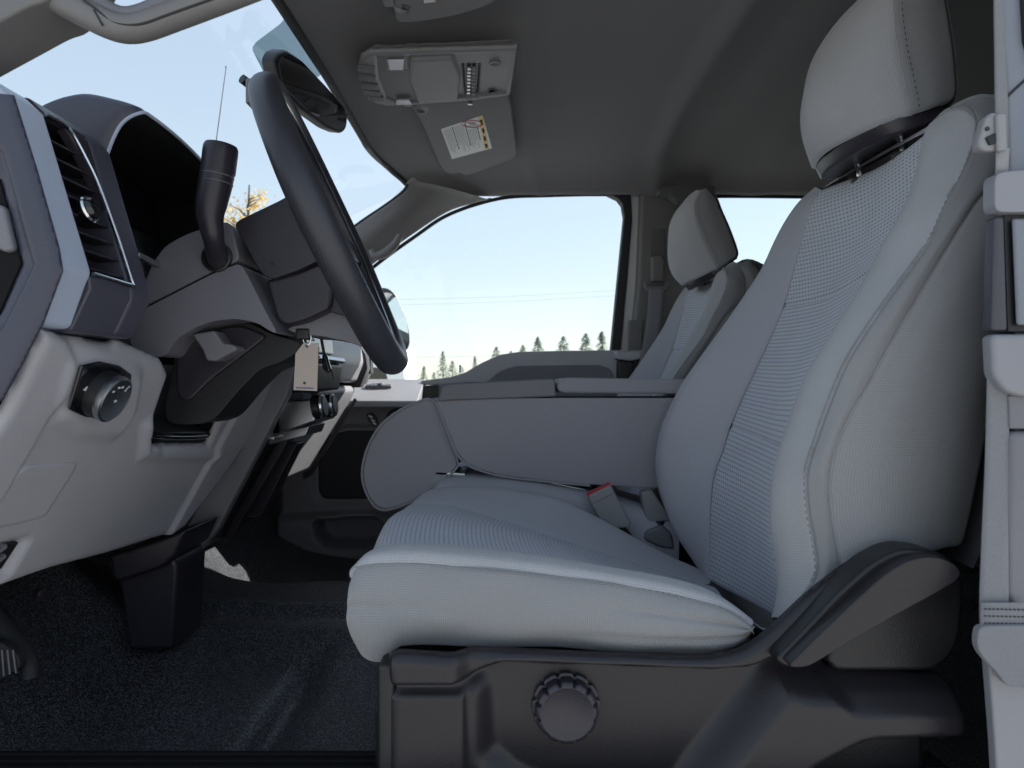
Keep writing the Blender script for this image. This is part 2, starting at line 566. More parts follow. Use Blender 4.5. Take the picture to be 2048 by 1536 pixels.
def relief(name, pl, outline, feats, mat, parent=None, step=0.004, thick=0.012, rnd=0.0, base=None, edge=(0.006, 0.005), pix=True, hole=None):
    """feats: (outline, height, slope width). heights positive towards the viewer"""
    def conv(poly, r=0):
        q = [pl.st(a, b) for a, b in poly] if pix else poly
        if r: q = [tuple(v)[:2] for v in round_loop([(a, b, 0) for a, b in q], r)]
        return q
    O = conv(outline, rnd)
    A = np.array(O)
    s = np.arange(A[:, 0].min() - step, A[:, 0].max() + 2 * step, step)
    t = np.arange(A[:, 1].min() - step, A[:, 1].max() + 2 * step, step)
    S, T = np.meshgrid(s, t, indexing='ij')
    d, bx, by = sdf(O, S, T)
    near = (d < 0) & (d > -1.45 * step)
    S2 = np.where(near, bx, S); T2 = np.where(near, by, T)
    ok = (d >= 0) | near
    d2 = np.maximum(d, 0)
    H = np.zeros(S.shape)
    for ft in feats:
        poly, h, w = ft[0], ft[1], ft[2]
        r = ft[3] if len(ft) > 3 else 0
        q, _, _ = sdf(conv(poly, r), S2, T2)
        k = np.clip(q / w + 0.5, 0, 1); k = k * k * (3 - 2 * k)
        H += h * k
    if base is not None: H += base(S2, T2)
    if edge:
        k = np.clip(1 - d2 / edge[0], 0, 1)
        H -= edge[1] * (1 - np.sqrt(np.maximum(1 - k * k, 0)))
    ns, nt = S.shape
    idx = -np.ones(S.shape, int)
    verts = []; uvs = []; faces = []
    p, e1, e2, n = (np.array(v) for v in (pl.p, pl.e1, pl.e2, pl.n))
    okf = ok
    for i in range(ns):
        for j in range(nt):
            if ok[i, j]:
                idx[i, j] = len(verts)
                verts.append(p + e1 * S2[i, j] + e2 * T2[i, j] + n * H[i, j]); uvs.append((S2[i, j], T2[i, j]))
    for i in range(ns - 1):
        for j in range(nt - 1):
            q = (idx[i, j], idx[i + 1, j], idx[i + 1, j + 1], idx[i, j + 1])
            if min(q) >= 0 and max(d[i, j], d[i + 1, j], d[i + 1, j + 1], d[i, j + 1]) > 0:
                faces.append(q)
    o = mesh(name, verts, faces, mat, parent, uv=uvs, solid=thick, off=-1, sharp=False)
    return o
def stitches(name, curve, mat, parent, gap=0.008, length=0.0048, r=0.0009, lift=0.0):
    """row of separate short threads along a seam, one mesh"""
    P = [np.array(p) for p in curve]
    L = sum(np.linalg.norm(P[i + 1] - P[i]) for i in range(len(P) - 1))
    n = max(3, int(L / gap))
    Q = spline(P, n + 1)
    v = []; f = []
    for i in range(n):
        a = Q[i]; b = Q[i] + (Q[i + 1] - Q[i]) * (length / gap)
        t = b - a; ln = np.linalg.norm(t)
        if ln < 1e-6: continue
        t = t / ln
        u = np.cross(t, [0.2, 1, 0.1]); u /= np.linalg.norm(u); w = np.cross(t, u)
        k = len(v)
        for c, rr in ((a, .45), (a + t * ln * .2, 1), (b - t * ln * .2, 1), (b, .45)):
            for q in range(5):
                th = 2 * math.pi * q / 5
                v.append(c + (u * math.cos(th) + w * math.sin(th)) * r * rr)
        for s in range(3):
            for q in range(5):
                f.append((k + s * 5 + q, k + s * 5 + (q + 1) % 5, k + s * 5 + 5 + (q + 1) % 5, k + s * 5 + 5 + q))
    o = mesh(name, v, f, mat, parent)
    o['kind'] = 'stuff'
    return o

# ================================================================== SETTING: ground, cab shell
def structure(o): return tag(o, kind='structure')

def ground_mat():
    t = NT('ground_gravel')
    c = t.n("ShaderNodeTexCoord")
    a = t.noise(c.outputs['Object'], 40, 5); b = t.noise(c.outputs['Object'], 0.12, 4)
    cc = t.mix(a, (0.20, 0.205, 0.212), (0.30, 0.305, 0.315))
    cc = t.mix(t.math('MULTIPLY', b, 0.5), cc, (0.21, 0.21, 0.20))
    t.bsdf(cc, 0.95, normal=t.bump(a, 0.5, 0.02), spec=0.2)
ground_mat()
structure(mesh('ground', [(-600, -600, 0), (600, -600, 0), (600, 900, 0), (-600, 900, 0)], [(0, 1, 2, 3)], 'ground_gravel', smooth=False))

# --- cab floor: driver footwell, transmission hump, passenger footwell
fy = [0.60, 0.70, 0.78, 0.95, 1.12, 1.20, 1.25, 1.30, 1.36, 1.52, 1.58, 1.66, 1.80, 2.05, 2.22]
fz = [-.400, -.41, -.495, -.505, -.500, -.490, -.475, -.457, -.450, -.450, -.470, -.530, -.545, -.545, -.540]
fx = [-1.05, -.92, -.80, -.70, -.60, -.30, -.02, 0.10, 0.60, 1.30]
lift = [.36, .26, .13, .05, .012, 0, 0, .004, .02, .03]
cols = []
for x, dz in zip(fx, lift):
    cols.append([W(x, y, z + dz * (1.0 if z < -.46 else .75)) for y, z in zip(fy, fz)])
def bumps(u, v):
    gr = -0.024 * np.exp(-((u - .335) / .009) ** 2) * np.clip((.42 - v) * 12, 0, 1) * np.clip((v - .12) * 14, 0, 1)
    gr = gr + 0.010 * np.exp(-((v - .485) / .012) ** 2) - 0.010 * np.exp(-((v - .455) / .014) ** 2)
    return gr + 0.004 * np.sin(u * 31 + 2.0 * v * 9) * np.sin(v * 23 + 1) + 0.0025 * np.sin(u * 60 + v * 14)
structure(patch('cab_floor', cols, 'carpet', None, nu=190, nv=150, out=(0, 0, 1), puff=bumps))
# --- outer body under the floor, firewall and back wall
structure(box('firewall', W(-1.09, .56, -.62), W(-1.05, 2.30, .18), 'plastic_black', bevel=0))
structure(box('roof_side', W(-.30, .53, .60), W(1.33, .57, .72), 'body_paint', bevel=.01))
structure(box('back_wall', W(1.30, .56, -.62), W(1.34, 2.30, .76), 'headliner_cloth', bevel=0))
structure(box('body_sill', W(-1.05, .56, -.66), W(1.32, .625, -.43), 'plastic_black', bevel=.01))
structure(box('underbody', W(-1.05, .60, -.68), W(1.32, 2.32, -.60), 'plastic_black', bevel=0))

# --- roof lining
hy = [0.58, 0.66, 0.80, 1.10, 1.42, 1.75, 1.98, 2.10, 2.165, 2.185]
hz = [.555, .620, .655, .672, .682, .677, .663, .643, .617, .604]
hx =  [-.385, -.375, -.30, -.20, -.02, .25, .60, .95, 1.31]
hdz = [-.045, -.040, -.022, -.008, 0, .006, .008, .004, -.02]
cols = []
for x, dz in zip(hx, hdz):
    c = []
    for y, z in zip(hy, hz):
        edge = max(0, (y - 1.80) / .385)
        xx = x + (0.085 * edge ** 2 if x < -.28 else 0.05 * edge ** 2 if x < -.1 else 0)
        c.append(W(xx, y, z + dz * (1 - .75 * edge)))
    cols.append(c)
def swage(u, v):       # shallow moulded dents round the visors and the cross ribs further back
    g = 0.020 * np.exp(-((u - .475) / .018) ** 2) - 0.010 * np.exp(-((u - .52) / .03) ** 2) + 0.012 * np.exp(-((u - .66) / .03) ** 2) + .010 * np.exp(-((u - .245) / .012) ** 2)
    return g * np.sin(np.clip(v, .06, .94) * math.pi) ** .5
headliner = structure(patch('headliner', cols, 'headliner_cloth', None, nu=110, nv=90, out=(0, 0, -1), puff=swage, solid=0.03))
# front lip of the lining and the black border baked on the screen along it
def header_pt(y, dx=0, dz=0):
    edge = max(0, (y - 1.80) / .385)
    z = np.interp(y, hy, hz)
    return W(-.385 + .085 * edge ** 2 + dx, y, z - .045 * (1 - .75 * edge) + dz)
ys = np.linspace(.60, 2.16, 40)
structure(tube('windshield_border', [header_pt(y, .000, .003) for y in ys], 0.0095, 'rubber', n=8, m=60))
# outer roof skin and roof rails (keep the sun out, as the sheet metal does)
structure(mesh('roof_skin', [W(-.33, .54, .70), W(1.36, .54, .71), W(1.36, 1.42, .785), W(-.33, 1.42, .775), W(1.36, 2.32, .71), W(-.20, 2.32, .70)],
     [(0, 1, 2, 3), (3, 2, 4, 5)], 'body_paint', smooth=True, solid=.01))
structure(box('roof_rail', W(-.16, 2.19, .632), W(1.33, 2.31, .70), 'rubber', bevel=.01))

# --- passenger side: roof-rail trim, windscreen pillar trim
aw = [(826, 360), (814, 368), (803, 384), (765, 412), (715, 446), (640, 503), (555, 566), (470, 632)]
ad = [(985, 401), (955, 408), (900, 425), (830, 470), (755, 525), (690, 577), (600, 645), (500, 720)]
ady = [2.20, 2.20, 2.20, 2.205, 2.21, 2.215, 2.22, 2.22]
awy = [2.06, 2.08, 2.10, 2.13, 2.155, 2.18, 2.20, 2.20]
cw = [PY(a, b, y) for (a, b), y in zip(aw, awy)]
cd = [PY(a, b, y) for (a, b), y in zip(ad, ady)]
cm = [(a * .55 + b * .45) + Vector((.006, -.022, -.004)) for a, b in zip(cw, cd)]
pil = thing('windshield_pillar', PY(640, 640, 2.2), 'grey trimmed windscreen pillar on the passenger side, sky on both sides', 'pillar')
pt = patch('pillar_trim', [cw, cm, cd], 'plastic_trim', pil, nu=24, nv=70, out=(.3, -1, -.3), tuck=(.01, .012, 0, 0), tr=.014)
tube('rubber_edge', [v + Vector((0, .006, 0)) for v in cw[1:]], .0035, 'rubber', pil, n=8, m=60)
# grab handle on that pillar
hp = [(742, 500), (752, 512), (772, 505), (790, 488), (800, 470)]
tube('grab_handle', [PY(a, b, 2.12) for a, b in hp], [.010, .014, .015, .013, .010], 'plastic_trim', pil, n=10)

# --- driver side windscreen pillar with its grab handle, top left of the picture
dp = thing('windshield_pillar', PY(60, 0, .62), 'near windscreen pillar with grey grab handle at the top left', 'pillar')
loop = [(-900, 575), (-140, 118), (0, 42), (58, 10), (92, 2), (150, -60), (350, -560), (210, -600), (60, -70), (-140, 20), (-900, 455)]
prism_px('pillar_trim', loop, .60, .66, 'plastic_trim', dp, bevel=.012, rnd=.012, seg=3)
hb = [(60, -50), (112, -4), (165, 24), (215, 48), (254, 58), (292, 52), (345, 33), (420, 5), (500, -26), (600, -70)]
tube('grab_handle', [PY(a, b, .615) for a, b in hb], [.013, .0125, .0125, .0125, .0125, .0125, .0125, .0125, .013, .014], 'plastic_trim', dp, n=20, m=80)
hb2 = [(40, -78), (120, -40), (170, -12), (222, 24), (254, 33), (286, 27), (330, 8), (410, -26), (520, -70)]
tube('handle_cap', [PY(a, b, .622) for a, b in hb2], .0085, 'plastic_mid', dp, n=14, m=80)
tube('handle_seam', [PY(a, b, .6035) for a, b in [(165, -2), (192, 18), (222, 42), (256, 50), (290, 46), (340, 28), (430, -4)]], .0011, 'plastic_black', dp, n=6, m=50)
tube('handle_joint', [PY(a, b, .6025) for a, b in [(188, 20), (196, 34), (205, 51)]], .0009, 'plastic_black', dp, n=6, m=12)

# --- windscreen
wg = [W(-.40, .60, .56), W(-.42, 1.42, .64), W(-.33, 2.12, .60), W(-1.02, 2.20, .15), W(-1.12, 1.42, .17), W(-1.02, .60, .15)]
ws = thing('windshield', W(-1.05, 1.42, .16), 'clear raked windscreen with blue sky behind it', 'windshield')
g0 = patch('glass', [[wg[0], wg[1], wg[2]], [(wg[0] + wg[5]) / 2 + Vector((-.03, 0, .05)), (wg[1] + wg[4]) / 2 + Vector((-.03, 0, .05)), (wg[2] + wg[3]) / 2 + Vector((-.03, 0, .05))], [wg[5], wg[4], wg[3]]], 'window_glass', ws, nu=16, nv=24)
# tinted camera patch behind the mirror
sp = [(503, 97), (512, 84), (560, 48), (584, 20), (600, -30), (640, -30), (640, 150), (560, 200), (534, 158)]
sh = [PX(a, b, -.475) for a, b in sp]
lop = round_loop(sh, .012)
shade = mesh('shade_band', lop, [tuple(range(len(lop)))], 'shade_band_glass', ws, smooth=False, solid=.002)
box('sensor_box', PX(508, 176, -.47), PX(524, 206, -.44), 'plastic_mid', ws, bevel=.003)

# ribbed black sill plate along the bottom of the door opening
sp_ = thing('sill_plate', W(-.2, .67, -.40), 'ribbed black sill plate along the lower edge of the doorway', 'sill')
box('plate', W(-1.0, .628, -.42), W(.45, .735, -.392), 'deep_black', sp_, bevel=.006)
for k in range(7):
    box('rib', W(-.95, .640 + k * .013, -.393), W(.42, .645 + k * .013, -.389), 'deep_black', sp_, bevel=.001)

# ================================================================== SEATS
def lerp(a, b, t): return a + (b - a) * t
def col_px(pts, y):
    ys = y if isinstance(y, (list, tuple)) else [y] * len(pts)
    return [PY(a, b, c) for (a, b), c in zip(pts, ys)]
def shifted(c, d): return [p + Vector(d) for p in c]
def between(c1, c2, t, d=(0, 0, 0), n=14):
    A, B = spline(c1, n), spline(c2, n)
    return [Vector(A[i] * (1 - t) + B[i] * t) + Vector(d) for i in range(n)]
def part_of(c, t0, t1, n=12):
    P = spline(c, 61)
    return [Vector(P[int(round(60 * lerp(t0, t1, i / (n - 1))))]) for i in range(n)]
def t_at_z(c, z):
    P = spline(c, 121)
    return float(np.argmin(np.abs(P[:, 2] - CAM_Z - z))) / 120

seat = thing('front_seat', W(.10, .99, -.48), "driver's grey cloth bucket seat in the foreground with black side shield", 'seat', 'front bucket seats')
# ---- backrest
IF = col_px([(1412, 1160), (1417, 1110), (1418, 1026), (1426, 950), (1445, 898), (1459, 851), (1495, 769), (1530, 694), (1563, 615), (1583, 545), (1597, 490), (1617, 418), (1640, 378)], 1.16)
IN = col_px([(1572, 1250), (1563, 1213), (1552, 1141), (1544, 1064), (1552, 950), (1574, 887), (1591, 815), (1620, 755), (1667, 672), (1699, 615), (1738, 543), (1778, 480), (1804, 425), (1827, 374), (1849, 309), (1872, 247)], .82)
NS = col_px([(1584, 1236), (1632, 1156), (1628, 1083), (1617, 1026), (1613, 950), (1631, 887), (1656, 815), (1692, 729), (1738, 654), (1781, 593), (1853, 493), (1892, 410), (1924, 352), (1947, 293), (1955, 252), (1948, 226), (1924, 214), (1895, 222), (1872, 243)],
            [.70] * 13 + [.702, .708, .715, .735, .77, .815])
SS = col_px([(1660, 1150), (1681, 1141), (1676, 1103), (1662, 1026), (1659, 950), (1677, 880), (1706, 819), (1745, 755), (1781, 687), (1853, 565), (1924, 447), (1957, 397), (1986, 368), (2030, 320), (2035, 262), (2012, 210), (1975, 192), (1930, 204), (1885, 234)],
            [.695] * 12 + [.697, .70, .71, .72, .74, .78, .82])
RE = col_px([(1900, 1084), (1925, 1090), (1941, 1045), (1962, 950), (1990, 800), (2040, 600), (2090, 450), (2110, 360), (2105, 290), (2085, 240), (2040, 205), (1990, 195)],
            [.735] * 6 + [.735, .735, .735, .74, .76, .80])
RE[0].y = .735
zs1, zs2 = -.072, .133
tf = [0, t_at_z(IF, zs1), t_at_z(IF, zs2), 1]
tn = [0, t_at_z(IN, zs1), t_at_z(IN, zs2), 1]
back = bpy.data.objects.new('backrest', None)
def ins_part(k):
    a, b = part_of(IN, tn[k], tn[k + 1]), part_of(IF, tf[k], tf[k + 1])
    m = between(a, b, .5, (.014, 0, -.006))
    m1 = between(a, b, .25, (.009, 0, -.004)); m2 = between(a, b, .75, (.009, 0, -.004))
    return patch('insert_panel', [a, m1, m, m2, b], 'cloth_insert', seat, nu=44, nv=44, out=(-1, 0, .2), tuck=(.003, .005, .004, .004), tr=.007)
for k in range(3): ins_part(k)
patch('insert_backing', [shifted(IN, (.0045, 0, 0)), between(IN, IF, .5, (.020, 0, -.006)), shifted(IF, (.0045, 0, 0))], 'cloth_plain', seat, nu=16, nv=50, out=(-1, 0, .2))
# near bolster
crest = between(IN, NS, .55, (-.020, 0, .004), 20)
crest[-1] = lerp(IN[-1], NS[-1], .5); crest[-2] = crest[-2] + Vector((.010, 0, 0)); crest[-3] = crest[-3] + Vector((.004, 0, 0))
patch('bolster', [IN, crest, NS], 'cloth_weave', seat, nu=36, nv=110, out=(-1, -.5, .2), tuck=(.004, .0035, 0, 0), tr=.006)
# side panels
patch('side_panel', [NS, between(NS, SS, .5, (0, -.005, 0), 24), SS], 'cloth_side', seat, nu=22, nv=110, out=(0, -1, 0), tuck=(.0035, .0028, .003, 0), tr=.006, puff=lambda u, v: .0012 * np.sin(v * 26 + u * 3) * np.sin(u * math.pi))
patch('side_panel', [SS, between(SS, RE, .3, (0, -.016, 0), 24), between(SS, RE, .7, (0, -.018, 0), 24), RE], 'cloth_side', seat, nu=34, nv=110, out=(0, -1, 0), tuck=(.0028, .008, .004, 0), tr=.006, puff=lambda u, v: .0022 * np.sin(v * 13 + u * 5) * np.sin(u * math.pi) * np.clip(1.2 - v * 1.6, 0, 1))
tube('welt', [p + Vector((.001, .0062, 0)) for p in SS], .0045, 'cloth_side', seat, n=8, m=90)
tube('welt', [p + Vector((.003, .0058, 0)) for p in NS], .0045, 'cloth_side', seat, n=8, m=90)
# rear face and far side, top
FE = [Vector((p.x + .17, 1.285, p.z)) for p in IF]
for i, p in enumerate(FE): p.x = lerp(.50, .70, i / (len(FE) - 1))
RE2 = [Vector((lerp(.50, .70, i / 12), .74, lerp(CAM_Z - .20, CAM_Z + .27, i / 12))) for i in range(13)]
FE2 = [Vector((p.x, 1.27, p.z)) for p in RE2]
patch('back_panel', [RE2, between(RE2, FE2, .5, (.02, 0, 0)), FE2], 'plastic_mid', seat, nu=16, nv=30, out=(1, 0, 0))
# far bolster
AS = col_px([(1432, 1140), (1372, 1092), (1335, 1030), (1312, 950), (1318, 870), (1351, 790), (1387, 733), (1480, 606), (1530, 540), (1566, 475), (1602, 425), (1640, 392), (1665, 378)],
            [1.27] * 11 + [1.26, 1.24])
IFx = IF
mid = between(IFx, AS, .62, (-.022, 0, .004), 20)
patch('bolster', [IFx, mid, AS], 'cloth_plain', seat, nu=26, nv=90, out=(-1, 0, .2), tuck=(.004, 0, 0, 0), tr=.008)
AO = [p + Vector((.05, .035, 0)) for p in AS]
AR = [Vector((p.x + .15, 1.29, p.z)) for p in AS]
patch('side_panel', [AS, AO, AR], 'cloth_plain', seat, nu=14, nv=60, out=(0, 1, 0))
# top roll between front and rear
front_top = [IN[-1] + Vector((0, -.03, 0)), IN[-1], lerp(IN[-1], IF[-1], .33) + Vector((.004, 0, .004)), lerp(IN[-1], IF[-1], .66) + Vector((.004, 0, .004)), IF[-1], AS[-1]]
mid_top = [p + Vector((.055, 0, .022)) for p in front_top]
rear_top = [p + Vector((.15, 0, -.03)) for p in front_top]
patch('top_roll', [front_top, mid_top, rear_top], 'cloth_plain', seat, nu=14, nv=40, out=(0, 0, 1), tuck=(.003, 0, 0, 0))
# stitching along the seams
def seam_line(c, t0, t1, d, n=40): return [p + Vector(d) for p in part_of(c, t0, t1, n)]
stitches('stitching', seam_line(NS, .04, .92, (-.004, -.0035, 0), 50), 'thread', seat, gap=.0070, length=.0042, r=.0007)
stitches('stitching', seam_line(IN, .35, .97, (-.001, -.004, 0), 40), 'thread_dark', seat, gap=.006, length=.0026, r=.0008)

# ---- cushion
NB = col_px([(710, 1290), (728, 1318), (762, 1326), (792, 1300), (820, 1294), (950, 1298), (1100, 1304), (1250, 1309), (1400, 1312), (1470, 1292), (1505, 1256)], .70)
SM = col_px([(698, 1156), (706, 1138), (730, 1126), (836, 1124), (992, 1138), (1149, 1154), (1305, 1177), (1422, 1204), (1477, 1228), (1507, 1252)], .688)
NI = [W(-.163, .79, -.215), W(-.150, .79, -.195), W(-.125, .79, -.189), W(-.06, .79, -.190), W(.03, .79, -.204), W(.12, .79, -.228), W(.20, .79, -.262), W(.27, .79, -.290), W(.31, .79, -.300)]
sp_mid = between(NB, SM, .5, (-.002, -.014, 0), 18)
def wrinkles(u, v):
    a = .0042 * np.exp(-((u - .30 - .25 * (v - .5)) / .05) ** 2) * np.clip((v - .45) * 3, 0, 1)
    b = .0036 * np.exp(-((u - .62 + .5 * v) / .06) ** 2) * np.clip(1 - v * 3.2, 0, 1)
    c = .0040 * np.exp(-((u - .66 - .05 * v) / .04) ** 2) * np.clip((v - .55) * 3, 0, 1)
    d = .0014 * np.sin(v * 20 + u * 3) * np.exp(-((u - .12) / .12) ** 2) * np.clip((v - .2) * 2, 0, 1)
    return -(a + b + c) + d + .0016 * np.sin(v * 9 + u * 4) + .0010 * np.sin(v * 23 - u * 7)
patch('side_panel', [NB, between(NB, SM, .25, (-.001, -.011, 0), 18), sp_mid, between(NB, SM, .8, (0, -.009, 0), 18), SM], 'cloth_side', seat, nu=50, nv=130, out=(0, -1, 0), tuck=(.006, .0025, 0, .003), tr=.007, puff=wrinkles)
CR = [PY(a, b, y) for (a, b), y in zip([(712, 1132), (742, 1102), (800, 1086), (914, 1090), (1070, 1108), (1227, 1136), (1344, 1160), (1422, 1186), (1490, 1232)], [.73] * 9)]
patch('bolster', [SM, between(SM, CR, .5, (0, -.010, .005), 18), CR, NI], 'cloth_weave', seat, nu=36, nv=110, out=(0, -.4, 1), tuck=(.0025, .003, 0, 0), tr=.006)
FI = [W(-.182, 1.12, -.25), W(-.176, 1.12, -.206), W(-.155, 1.12, -.197), W(-.1025, 1.12, -.199), W(-.026, 1.12, -.220), W(.10, 1.12, -.262), W(.243, 1.12, -.307), W(.33, 1.12, -.332)]
NIx = [W(-.178, .79, -.245)] + NI
mids = between(NIx, FI, .5, (-.012, 0, .010), 20)
for i, p in enumerate(mids): p.z -= .016 * max(0, (i - 8) / 11)
patch('insert_panel', [NIx, between(NIx, FI, .22, (-.007, 0, .005), 20), mids, between(NIx, FI, .8, (-.006, 0, .004), 20), FI], 'cloth_insert_cushion', seat, nu=60, nv=90, out=(0, 0, 1), tuck=(.004, .004, 0, 0), tr=.008)
FC = [W(-.175, 1.21, -.26), W(-.165, 1.21, -.205), W(-.135, 1.215, -.186), W(-.07, 1.215, -.183), W(-.018, 1.215, -.186), W(.077, 1.215, -.203), W(.15, 1.215, -.236), W(.2645, 1.215, -.298), W(.345, 1.215, -.335)]
FO = [Vector((p.x * .97, 1.29, p.z - .05)) for p in FC]
FB = [Vector((p.x * .97, 1.285, CAM_Z - .34)) for p in FC]
patch('bolster', [FI, between(FI, FC, .5, (0, 0, .004), 18), FC, between(FC, FO, .6, (0, .004, .010), 18), FO, FB], 'cloth_plain', seat, nu=40, nv=80, out=(0, 0, 1), tuck=(.004, 0, 0, 0), tr=.008)
patch('rear_tuck', [[W(.20, .712, -.240), W(.27, .712, -.258), W(.34, .712, -.268), W(.42, .712, -.272)], [W(.20, .76, -.250), W(.27, .76, -.272), W(.34, .76, -.285), W(.42, .76, -.285)], [W(.20, .84, -.268), W(.27, .84, -.290), W(.34, .84, -.305), W(.42, .84, -.305)]], 'cloth_insert_cushion', seat, nu=12, nv=24, out=(0, 0, 1))
# front apron
ap0 = [NB[0], SM[0], CR[0]] ; 
apt = [SM[0], NI[0], NIx[0], FI[0], FC[0]]
apl = [W(-.150, .72, -.262), W(-.168, .79, -.29), W(-.172, .95, -.29), W(-.172, 1.12, -.29), W(-.165, 1.25, -.285)]
patch('front_apron', [[W(-.166, .688, -.192), W(-.178, .79, -.235), W(-.190, .95, -.225), W(-.182, 1.12, -.245), W(-.172, 1.23, -.25)], apl], 'cloth_plain', seat, nu=10, nv=30, out=(-1, 0, 0))
stitches('stitching', [p + Vector((0, -.004, -.001)) for p in part_of(SM, .03, .97, 50)], 'thread', seat, gap=.0065, length=.004, r=.0007)

# ---- head restraint
hr = bpy.data.objects.new('x', None); bpy.data.objects.remove(hr); bpy.data.objects.remove(back)
def head_restraint():
    yn, yf = .872, 1.112
    ns = [W(.510, yn, .352), W(.503, yn, .390), W(.492, yn, .443), W(.487, yn, .495), W(.493, yn, .530), W(.515, yn, .556)]
    n2 = [W(.474, .905, .345), W(.462, .905, .388), W(.458, .905, .435), W(.466, .905, .495), W(.484, .905, .536), W(.516, .905, .566)]
    md = [W(.452, .992, .340), W(.430, .992, .378), W(.429, .992, .425), W(.450, .992, .490), W(.476, .992, .538), W(.516, .992, .571)]
    f2 = [Vector((p.x, 1.079, p.z)) for p in n2]
    fs = [Vector((p.x, yf, p.z)) for p in ns]
    front = patch('front_cover', [ns, n2, md, f2, fs], 'cloth_weave', seat, nu=60, nv=50, out=(-1, 0, .1), tuck=(.004, .004, .006, 0), tr=.007)
    nr = [W(.565, yn + .006, .366), W(.572, yn + .003, .384), W(.566, yn, .440), W(.557, yn, .495), W(.552, yn, .530), W(.538, yn, .556)]
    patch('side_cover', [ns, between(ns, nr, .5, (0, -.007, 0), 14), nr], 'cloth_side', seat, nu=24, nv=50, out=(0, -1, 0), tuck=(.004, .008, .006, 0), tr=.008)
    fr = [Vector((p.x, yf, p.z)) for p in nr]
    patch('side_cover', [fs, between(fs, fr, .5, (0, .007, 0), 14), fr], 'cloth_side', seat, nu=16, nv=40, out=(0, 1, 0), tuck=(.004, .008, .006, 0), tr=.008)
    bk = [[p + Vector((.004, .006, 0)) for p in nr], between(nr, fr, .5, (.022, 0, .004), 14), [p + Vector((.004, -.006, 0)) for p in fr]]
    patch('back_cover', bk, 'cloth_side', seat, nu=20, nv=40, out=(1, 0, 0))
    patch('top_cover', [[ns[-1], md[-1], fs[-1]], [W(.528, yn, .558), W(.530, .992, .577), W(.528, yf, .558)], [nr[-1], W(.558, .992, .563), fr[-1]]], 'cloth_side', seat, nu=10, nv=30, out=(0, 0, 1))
    # black plastic underside with its two steel posts
    low = [W(.508, yn + .004, .356), W(.474, .905, .349), W(.455, .992, .344), W(.474, 1.079, .349), W(.508, yf - .004, .356), W(.568, yf - .008, .378), W(.568, yn + .010, .378)]
    lp = chaikin(low, 1)
    prism('base_tray', lp, (.010, 0, -.020), 'plastic_dark', seat, bevel=.004)
    for y in (.935, 1.05):
        tube('post', [W(.528, y, .37), W(.535, y, .33), W(.548, y, .26)], .006, 'chrome', seat, n=14, m=10)
        lathe('post_sleeve', W(.537, y, .318), (.2, 0, -1), [(.016, 0), (.016, .010), (.012, .014)], 'plastic_black', seat, n=20)
    stitches('stitching', [p + Vector((.008, -.006, 0)) for p in part_of(ns, .03, .97, 30)], 'thread_dark', seat, gap=.0075, length=.003, r=.0006)
before = set(o.name for o in seat.children)
head_restraint()
for o in seat.children:
    if o.name not in before and not o.name.startswith('post'): o.location.z -= .007

# ---- plastic side shield, adjuster knob, recliner lever
PS = Plane(W(.1, .688, -.3), (0, -1, 0), (1, 0, 0))
out = [(783, 1292), (800, 1270), (870, 1276), (1100, 1287), (1300, 1295), (1400, 1298), (1470, 1284), (1520, 1248), (1600, 1172), (1680, 1112), (1740, 1092), (1800, 1086), (1850, 1100), (1900, 1120), (1925, 1150), (1915, 1200), (1700, 1320), (1560, 1325), (1700, 1333), (1893, 1348), (1896, 1398), (1892, 1450), (1700, 1460), (1600, 1520), (1500, 1600), (1300, 1640), (783, 1640)]
shield = relief('side_shield', PS, out, [
    ([(600, 1200), (930, 1200), (930, 1346), (968, 1356), (972, 1500), (1030, 1548), (1100, 1570), (1290, 1575), (1290, 1800), (600, 1800)], .018, .026, .01),
    ([(600, 1200), (700, 1365), (932, 1365), (938, 1700), (600, 1800)], .008, .008),
    ([(780, 1200), (790, 1340), (928, 1340), (1000, 1309), (1250, 1318), (1420, 1324), (1490, 1318), (1545, 1292), (1640, 1215), (1730, 1145), (2000, 1050), (1500, 1000)], .027, .010, .008),
    ([(1545, 1335), (1600, 1352), (1900, 1352), (2000, 1360), (2000, 1800), (1180, 1800), (1385, 1536)], .036, .036, .01),
    ([(1620, 1328), (1900, 1340), (1905, 1392), (1670, 1390)], -.010, .016, .008),
    ([(1500, 1700), (1600, 1510), (1700, 1458), (2000, 1446), (2000, 1700)], -.022, .02, .012),
    ], 'plastic_shield', seat, step=.003, thick=.005, rnd=.012, edge=(.012, .012))
box('shield_end', PY(788, 1330, .665), PY(800, 1640, .80), 'plastic_black', seat, bevel=.004)
kc = PY(1135, 1430, .666)
def sc(r, h, th):
    if r < .027: return r
    k = .5 + .5 * math.cos(th * 12)
    return r - .0034 * k ** 10
lathe('adjuster_knob', kc + Vector((0, .022, 0)), (0, -1, 0), [(.034, 0), (.0345, .004), (.034, .006), (.0315, .007), (.0312, .010), (.0308, .017), (.0298, .0190), (.0275, .0204), (.0262, .0208), (.0252, .0208), (.0245, .0203), (.0, .0203)], 'plastic_dark', seat, n=144, scallop=sc)
lev = [(1548, 1322), (1575, 1338), (1615, 1336), (1700, 1285), (1808, 1222), (1860, 1195), (1910, 1165), (1926, 1150), (1915, 1128), (1885, 1108), (1845, 1098), (1800, 1098), (1745, 1125), (1680, 1182), (1612, 1255)]
prism_px('lever_shade_backing', lev, .640, .676, 'plastic_black', seat, bevel=.006, rnd=.010, seg=3, angle=40)  # black backing imitates the lever's top face lying in the seat's shadow
lev2 = [(1572, 1336), (1615, 1336), (1700, 1285), (1808, 1222), (1860, 1195), (1910, 1165), (1924, 1150), (1914, 1130), (1886, 1115), (1848, 1113), (1812, 1122), (1770, 1148), (1712, 1200), (1640, 1268)]
